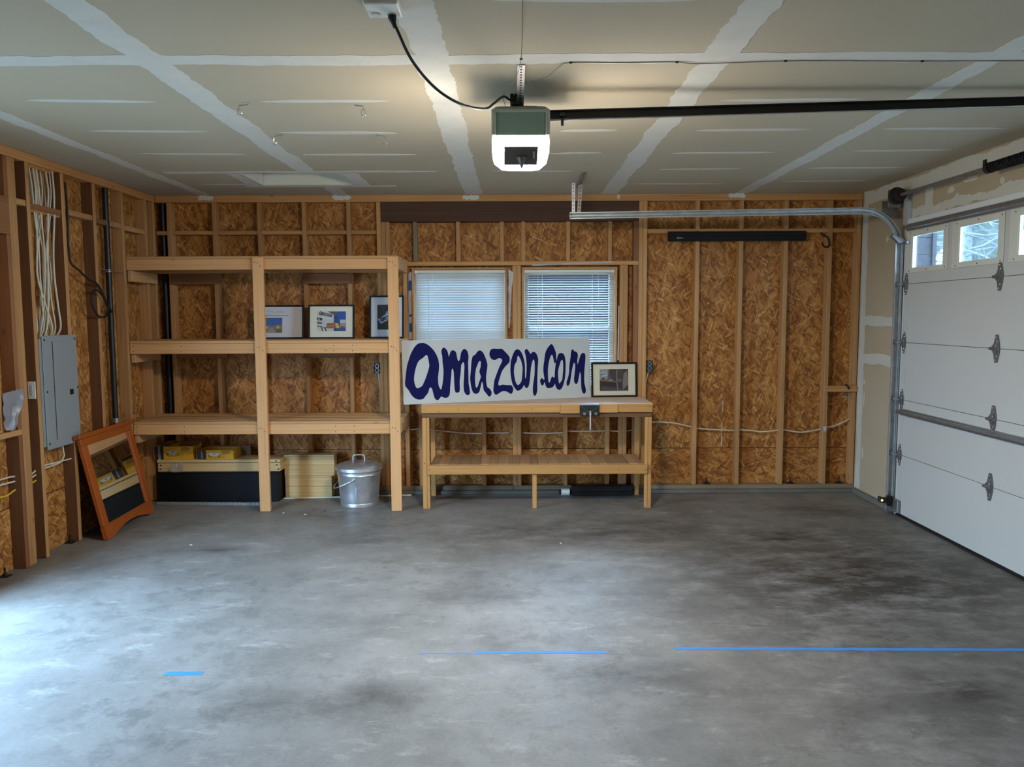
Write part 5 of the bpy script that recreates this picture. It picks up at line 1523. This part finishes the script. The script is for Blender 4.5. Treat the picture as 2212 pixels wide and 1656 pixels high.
# sagging cable across the studs
wc2 = thing('wall_cable', 'cream electric cable strung low through the back wall studs', 'cable', (1.0, D + 0.04, 0.6))
segs = [[(-1.09, .612), (-0.95, .608), (-0.865, .614)], [(-0.82, .612), (-0.69, .598), (-0.45, .572), (-0.275, .566)], [(-0.23, .572), (-0.02, .572)], [(0.10, .572), (0.30, .566), (0.486, .572)], [(0.53, .586), (0.70, .584), (0.876, .586)], [(0.92, .588), (1.05, .578), (1.125, .592)], [(1.253, .668), (1.40, .668), (1.54, .655), (1.69, .62)], [(1.732, .607), (1.90, .594), (2.09, .586)], [(2.132, .592), (2.25, .584), (2.35, .572), (2.50, .584)], [(2.542, .592), (2.70, .566), (2.82, .578), (2.90, .594)], [(2.946, .61), (3.02, .622), (3.10, .655), (3.165, .69)]]
for s in segs: tube('cable_run', [(x, D + 0.035, z) for x, z in s], 0.0058, m_cable, wc2, 8, spline=6)
bm = bmesh.new(); bbox(bm, 2.905, 2.94, D - 0.002, D - 0.0006, 0.572, 0.628); mesh_obj('nail_plate', bm, m_galv, wc2)
for z, x in ((0.60, 2.923),): box('nail_plate_stamp', x - 0.005, x + 0.005, D - 0.003, D - 0.0021, z - 0.012, z + 0.012, m_white, wc2)

# ---------------------------------------------------------------- left wall fittings
ep = thing('electrical_panel', 'tall grey electrical breaker panel on the left stud wall', 'electrical panel', (XL, 5.6, 0.745))
box('panel_box', XL - 0.085, XL - 0.001, 5.365, 5.733, 0.77, 1.52, m_panel, ep)
box('cover', XL + 0.0005, XL + 0.009, 5.392, 5.812, 0.745, 1.54, m_panel, ep, 0.003)
box('panel_door', XL + 0.0092, XL + 0.0125, 5.51, 5.79, 0.80, 1.495, m_panel, ep, 0.001)
box('door_gap', XL + 0.0091, XL + 0.0105, 5.503, 5.509, 0.80, 1.499, m_cardk, ep)
box('latch', XL + 0.0127, XL + 0.016, 5.69, 5.735, 1.105, 1.145, m_black, ep, 0.001)
bm = bmesh.new()
for y, z in ((5.415, 1.51), (5.79, 1.51), (5.415, .785), (5.79, .785), (5.80, 1.15), (5.42, 1.15)): bbox(bm, XL + 0.009, XL + 0.011, y - .007, y + .007, z - .007, z + .007, 0.002)
mesh_obj('screw', bm, m_rubber, ep)
sw = thing('wall_switch', 'white timer switch plate on the side of a stud beside the grey panel', 'switch', (XL - 0.06, 5.315, 1.17))
box('plate', XL - 0.062, XL - 0.010, 5.314, 5.3215, 1.112, 1.232, m_white, sw, 0.002)
box('button_strip', XL - 0.047, XL - 0.026, 5.3115, 5.3138, 1.135, 1.21, m_cream, sw, 0.001)
bm = bmesh.new()
for z in (1.19, 1.165, 1.143): bbox(bm, XL - 0.040, XL - 0.034, 5.3105, 5.3114, z, z + 0.005)
mesh_obj('button', bm, m_cardk, sw)
cnt = 0
for k in range(13):
    y0 = 5.40 + 0.30 * (k + rng.random() * 0.6) / 13
    ym = 5.40 + 0.30 * ((k * 5) % 13) / 13
    y1 = 5.40 + 0.29 * ((k * 3 + 2) % 13) / 13
    ym = 0.5 * (y0 + ym); y1 = 0.35 * y0 + 0.65 * y1
    xx = XL - 0.02 - 0.045 * rng.random()
    pts = [(xx - .01, y0, 2.699), (xx, y0 + rng.uniform(-.01, .01), 2.55), (xx, y0 * .7 + ym * .3, 2.44), (xx, y0 * .6 + ym * .4, 2.36), (xx, ym, 2.15), (xx, ym + rng.uniform(-.02, .02), 1.95), (xx, .5 * ym + .5 * y1, 1.75), (xx, y1, 1.60), (XL - 0.05, y1 + rng.uniform(-.02, .02), 1.521)]
    o = tube('panel_cable', pts, 0.0052 + 0.0016 * (k % 3 == 0), m_cable, None, 8, spline=6)
    tag(o, 'white electric cable running from the top plate down into the grey panel', 'cable', 'white cables feeding the electrical panel')
tag(tube('ground_wire', [(XL - .05, 5.60, 2.699), (XL - .05, 5.575, 2.4), (XL - .05, 5.555, 2.0), (XL - .055, 5.55, 1.7), (XL - .055, 5.56, 1.521)], 0.004, plain('copper', srgb(176, 112, 60), 0.4, 0.8), None, 6, spline=6), 'bare copper wire running among the white cables above the panel', 'wire')
# cables leaving the panel below and crossing the studs
for pts, m, lb in (([(XL - .03, 5.633, 0.769), (XL - .03, 5.640, .70), (XL - .03, 5.644, .659), (XL - .03, 5.581, .622), (XL - .03, 5.451, .618), (XL - .04, 5.362, .612)], m_cable, 'white cable looping from the bottom of the grey panel'),
                   ([(XL - .03, 5.733, .625), (XL - .03, 5.671, .627), (XL - .03, 5.536, .632), (XL - .03, 5.447, .636), (XL - .04, 5.362, .636)], m_cable, 'white cable lying straight across the bay below the grey panel'),
                   ([(XL - .05, 5.395, 0.769), (XL - .05, 5.42, .70), (XL - .05, 5.40, .66), (XL - .045, 5.362, .60)], m_yellow, 'yellow cable dropping from the bottom of the grey panel'),
                   ([(XL - .045, 5.214, .585), (XL - .045, 5.287, .605), (XL - .045, 5.32, .617)], m_cable, 'upper white cable in the narrow stud bay below the switch'),
                   ([(XL - .045, 5.214, .565), (XL - .045, 5.284, .58), (XL - .045, 5.32, .587)], m_cable, 'lower white cable in the narrow stud bay below the switch'),
                   ([(XL - .045, 5.214, .53), (XL - .045, 5.281, .542), (XL - .045, 5.32, .548)], m_yellow, 'yellow cable in the narrow stud bay below the switch'),
                   ([(XL - .045, 4.56, .62), (XL - .045, 4.85, .63), (XL - .045, 5.03, .63), (XL - .045, 5.092, .624)], m_cable, 'upper white cable under the left wall window'),
                   ([(XL - .045, 4.56, .60), (XL - .045, 4.9, .598), (XL - .045, 5.092, .591)], m_cable, 'lower white cable under the left wall window'),
                   ([(XL - .045, 4.56, .55), (XL - .045, 4.8, .535), (XL - .045, 4.94, .52), (XL - .045, 5.007, .516), (XL - .045, 5.092, .535)], m_yellow, 'yellow cable under the left wall window')):
    tag(tube('stud_cable', pts, 0.0058, m, None, 8, spline=6), lb, 'cable', 'cables low on the left wall')
# black pipes
vp = thing('vent_pipe', 'black plastic pipe standing against the left wall beside the shelves', 'pipe', (XL - 0.03, 6.41, 0))
tube('pipe', [(XL - 0.03, 6.41, 0.002), (XL - 0.03, 6.41, 2.70)], 0.0225, m_black, vp, 20)
bm = bmesh.new()
tube_bm(bm, [(XL - 0.03, 6.41, 2.03), (XL - 0.03, 6.41, 2.05)], 0.026, 20)
mesh_obj('clamp', bm, m_shaft, vp, True)
tube('clamp_strap', [(XL - 0.002, 6.206, 2.045), (XL - 0.004, 6.41, 2.04), (XL - 0.002, 6.605, 2.035)], 0.004, m_shaft, vp, 6)
tube('coupling', [(XL - 0.03, 6.41, 0.80), (XL - 0.03, 6.41, 0.84)], 0.027, m_shaft, vp, 20)
box('nail_plate', XL - 0.0055, XL - 0.0035, 6.44, 6.48, 2.398, 2.44, m_galv, vp)
cp = tag(tube('corner_pipe', [(-3.185, D + 0.055, 0.079), (-3.185, D + 0.055, 2.70)], 0.027, m_black, None, 20), 'black plastic pipe rising in the back-left corner behind the shelves', 'pipe')
tag(tube('black_cable', [(XL + .006, 5.78, 2.64), (XL + .006, 5.79, 2.45), (XL + .006, 5.781, 2.2), (XL + .012, 5.79, 2.067), (XL + .02, 5.877, 2.016), (XL + .02, 6.012, 1.951), (XL + .02, 6.117, 1.927), (XL + .02, 6.194, 1.865), (XL + .02, 6.243, 1.794), (XL + .022, 6.268, 1.729), (XL + .025, 6.232, 1.677), (XL + .028, 6.127, 1.67), (XL + .03, 6.044, 1.727), (XL + .032, 6.012, 1.807), (XL + .034, 6.029, 1.853), (XL + .036, 6.078, 1.876), (XL + .038, 6.15, 1.842), (XL + .04, 6.227, 1.775), (XL + .01, 6.33, 1.73), (XL - .004, 6.39, 1.71)], 0.008, m_rubber, None, 8, spline=6), 'black cable hanging in a loop beside the black pipe on the left wall', 'cable')

# ---------------------------------------------------------------- on the floor
def tape(label, x0, y0, x1, y1, w, torn=0.004):
    n = max(6, int(abs(x1 - x0) / 0.04))
    bm = bmesh.new()
    A, B = [], []
    for k in range(n + 1):
        t = k / n
        x, y = x0 + (x1 - x0) * t, y0 + (y1 - y0) * t
        e = 0.018 if k in (0, n) else 0
        A.append(bm.verts.new((x + rng.uniform(-1, 1) * e * .6, y - w / 2 + rng.uniform(0, torn), 0.0008)))
        B.append(bm.verts.new((x + rng.uniform(-1, 1) * e * .6, y + w / 2 - rng.uniform(0, torn), 0.0008)))
    A2 = [bm.verts.new(v.co - Vector((0, 0, 0.0006))) for v in A]
    B2 = [bm.verts.new(v.co - Vector((0, 0, 0.0006))) for v in B]
    for k in range(n):
        bm.faces.new((A[k], A[k + 1], B[k + 1], B[k])); bm.faces.new((A[k], A2[k], A2[k + 1], A[k + 1])); bm.faces.new((B[k], B[k + 1], B2[k + 1], B2[k]))
    return tag(mesh_obj('masking_tape', bm, m_tape), label, 'tape', 'blue tape on the floor')


tape('short piece of blue tape alone on the bright left floor', -1.629, 3.541, -1.448, 3.545, 0.046)
tape('thin torn piece of blue tape at the middle of the floor', -0.461, 3.749, -0.207, 3.746, 0.022, 0.012)
tape('medium strip of blue tape at the middle of the floor', -0.182, 3.753, 0.465, 3.752, 0.038, 0.006)
tape('longest strip of blue tape running to the right across the floor', 0.817, 3.790, 2.72, 3.752, 0.036, 0.006)
for i, (x, y, s, lb) in enumerate([(-1.94, 6.55, .012, 'white paint chip on the floor beside the middle shelf post'), (-1.745, 6.50, .010, 'white paint chip on the floor left of the trash can'), (-1.60, 6.60, .008, 'tiny dark chip on the floor before the trash can'), (-2.35, 5.62, .010, 'white chip on the floor before the leaning mirror'), (0.36, 5.62, .008, 'white speck on the open floor before the workbench')]):
    bm = bmesh.new(); prism_bm(bm, [(x + s * math.cos(a) * rng.uniform(.6, 1.3), y + s * math.sin(a) * rng.uniform(.6, 1.3)) for a in [k * math.pi / 3 for k in range(6)]], lambda a, b, t: (a, b, 0.0006 + t), 0.003)
    tag(mesh_obj('floor_chip', bm, m_rubber if 'dark' in lb else m_white), lb, 'debris', 'chips on the floor')

# ---------------------------------------------------------------- outdoors
bm = bmesh.new(); cells(bm, -40, 40, -40, 40, [(SL - 0.07, XR + 0.07, FY - 0.07, SB + 0.07)], lambda b, p, q, r, s: bbox(b, p, q, r, s, -0.22, -0.06))
tag(mesh_obj('ground', bm, m_ground), 'pale gravel ground outside the garage', 'ground', kind='structure')
eb = thing('house_wing', 'grey sided wing of the house seen through the first garage door window', 'building', (3.6, 7.2, -0.06))
for k in range(20): box('siding_board', XR + 0.13, 3.74, 7.02 + 0.004 * (k % 2), 7.05, -0.06 + k * 0.15, 0.088 + k * 0.15, m_siding, eb)
box('corner_board', 3.735, 3.77, 7.0, 7.06, -0.06, 2.94, m_siding, eb)
fe = thing('board_fence', 'dark board fence outside the back windows', 'fence', (0, 9.8, -0.06))
for k in range(38): box('fence_board', -3.6 + k * 0.19, -3.6 + k * 0.19 + 0.1898, 9.8, 9.82, -0.06, 2.35 + 0.02 * (k % 3), m_hedge, fe)


def tree(label, x, y, h, seed):
    r_ = random.Random(seed)
    root = thing('bare_tree', label, 'tree', (x, y, -0.06), group='trees outside the garage door')
    tube('trunk', [(x, y, -0.06), (x + .05, y + .1, h * .4), (x, y + .05, h)], [0.10, 0.07, 0.02], m_bark, root, 8)
    bm = bmesh.new()
    for k in range(60):
        z = h * r_.uniform(0.12, 0.95)
        a = r_.uniform(0, 2 * math.pi)
        L = r_.uniform(0.7, 1.8)
        p = Vector((x, y, z)); pts = [p.copy()]
        d = Vector((math.cos(a), math.sin(a), r_.uniform(-.35, .5))).normalized()
        for j in range(5):
            d = (d + Vector((r_.uniform(-.3, .3), r_.uniform(-.3, .3), r_.uniform(-.3, .25)))).normalized()
            p = p + d * L / 5; pts.append(p.copy())
        tube_bm(bm, pts, [0.022 - 0.0032 * j for j in range(6)], 5)
        for q in range(4):
            s = pts[r_.randint(1, 4)]; e = s + Vector((r_.uniform(-.4, .4), r_.uniform(-.4, .4), r_.uniform(-.35, .3)))
            tube_bm(bm, [s, (s + e) / 2 + Vector((0, 0, r_.uniform(-.06, .06))), e], [0.009, 0.007, 0.003], 4)
    mesh_obj('branches', bm, m_bark, root)


tree('pale bare tree nearest outside the second garage door window', 6.3, 11.0, 4.2, 3)
tree('pale bare tree outside the third garage door window', 9.6, 11.2, 4.6, 5)
tree('pale bare tree outside the first garage door window beside the house wing', 9.0, 15.5, 5.0, 8)


def conifer(label, x, y, seed):
    r_ = random.Random(seed)
    root = thing('distant_tree', label, 'tree', (x, y, -0.06), group='dark trees far outside the garage door')
    tube('trunk', [(x, y, -0.06), (x, y, 4.0)], [0.22, 0.15], m_bark, root, 8)
    bm = bmesh.new(); bmesh.ops.create_icosphere(bm, subdivisions=4, radius=1.0)
    for v in bm.verts:
        c = v.co
        k = 1 + 0.13 * math.sin(6 * c.x + seed) * math.cos(7 * c.z) + 0.08 * math.sin(13 * c.y + 9 * c.z) + r_.uniform(-.07, .07)
        v.co = Vector((x + c.x * 1.35 * k, y + c.y * 1.35 * k, 6.3 + c.z * 3.0 * k))
    mesh_obj('crown', bm, m_crown, root)


for i, (x, y, w) in enumerate(((9.5, 18.5, 'leftmost'), (12.5, 20.5, 'second from the left'), (14.8, 19.0, 'third from the left'), (16.5, 17.0, 'fourth from the left'), (18.0, 14.6, 'rightmost'))):
    conifer(w + ' of the dark trees seen far off through the garage door windows', x, y, 20 + i)
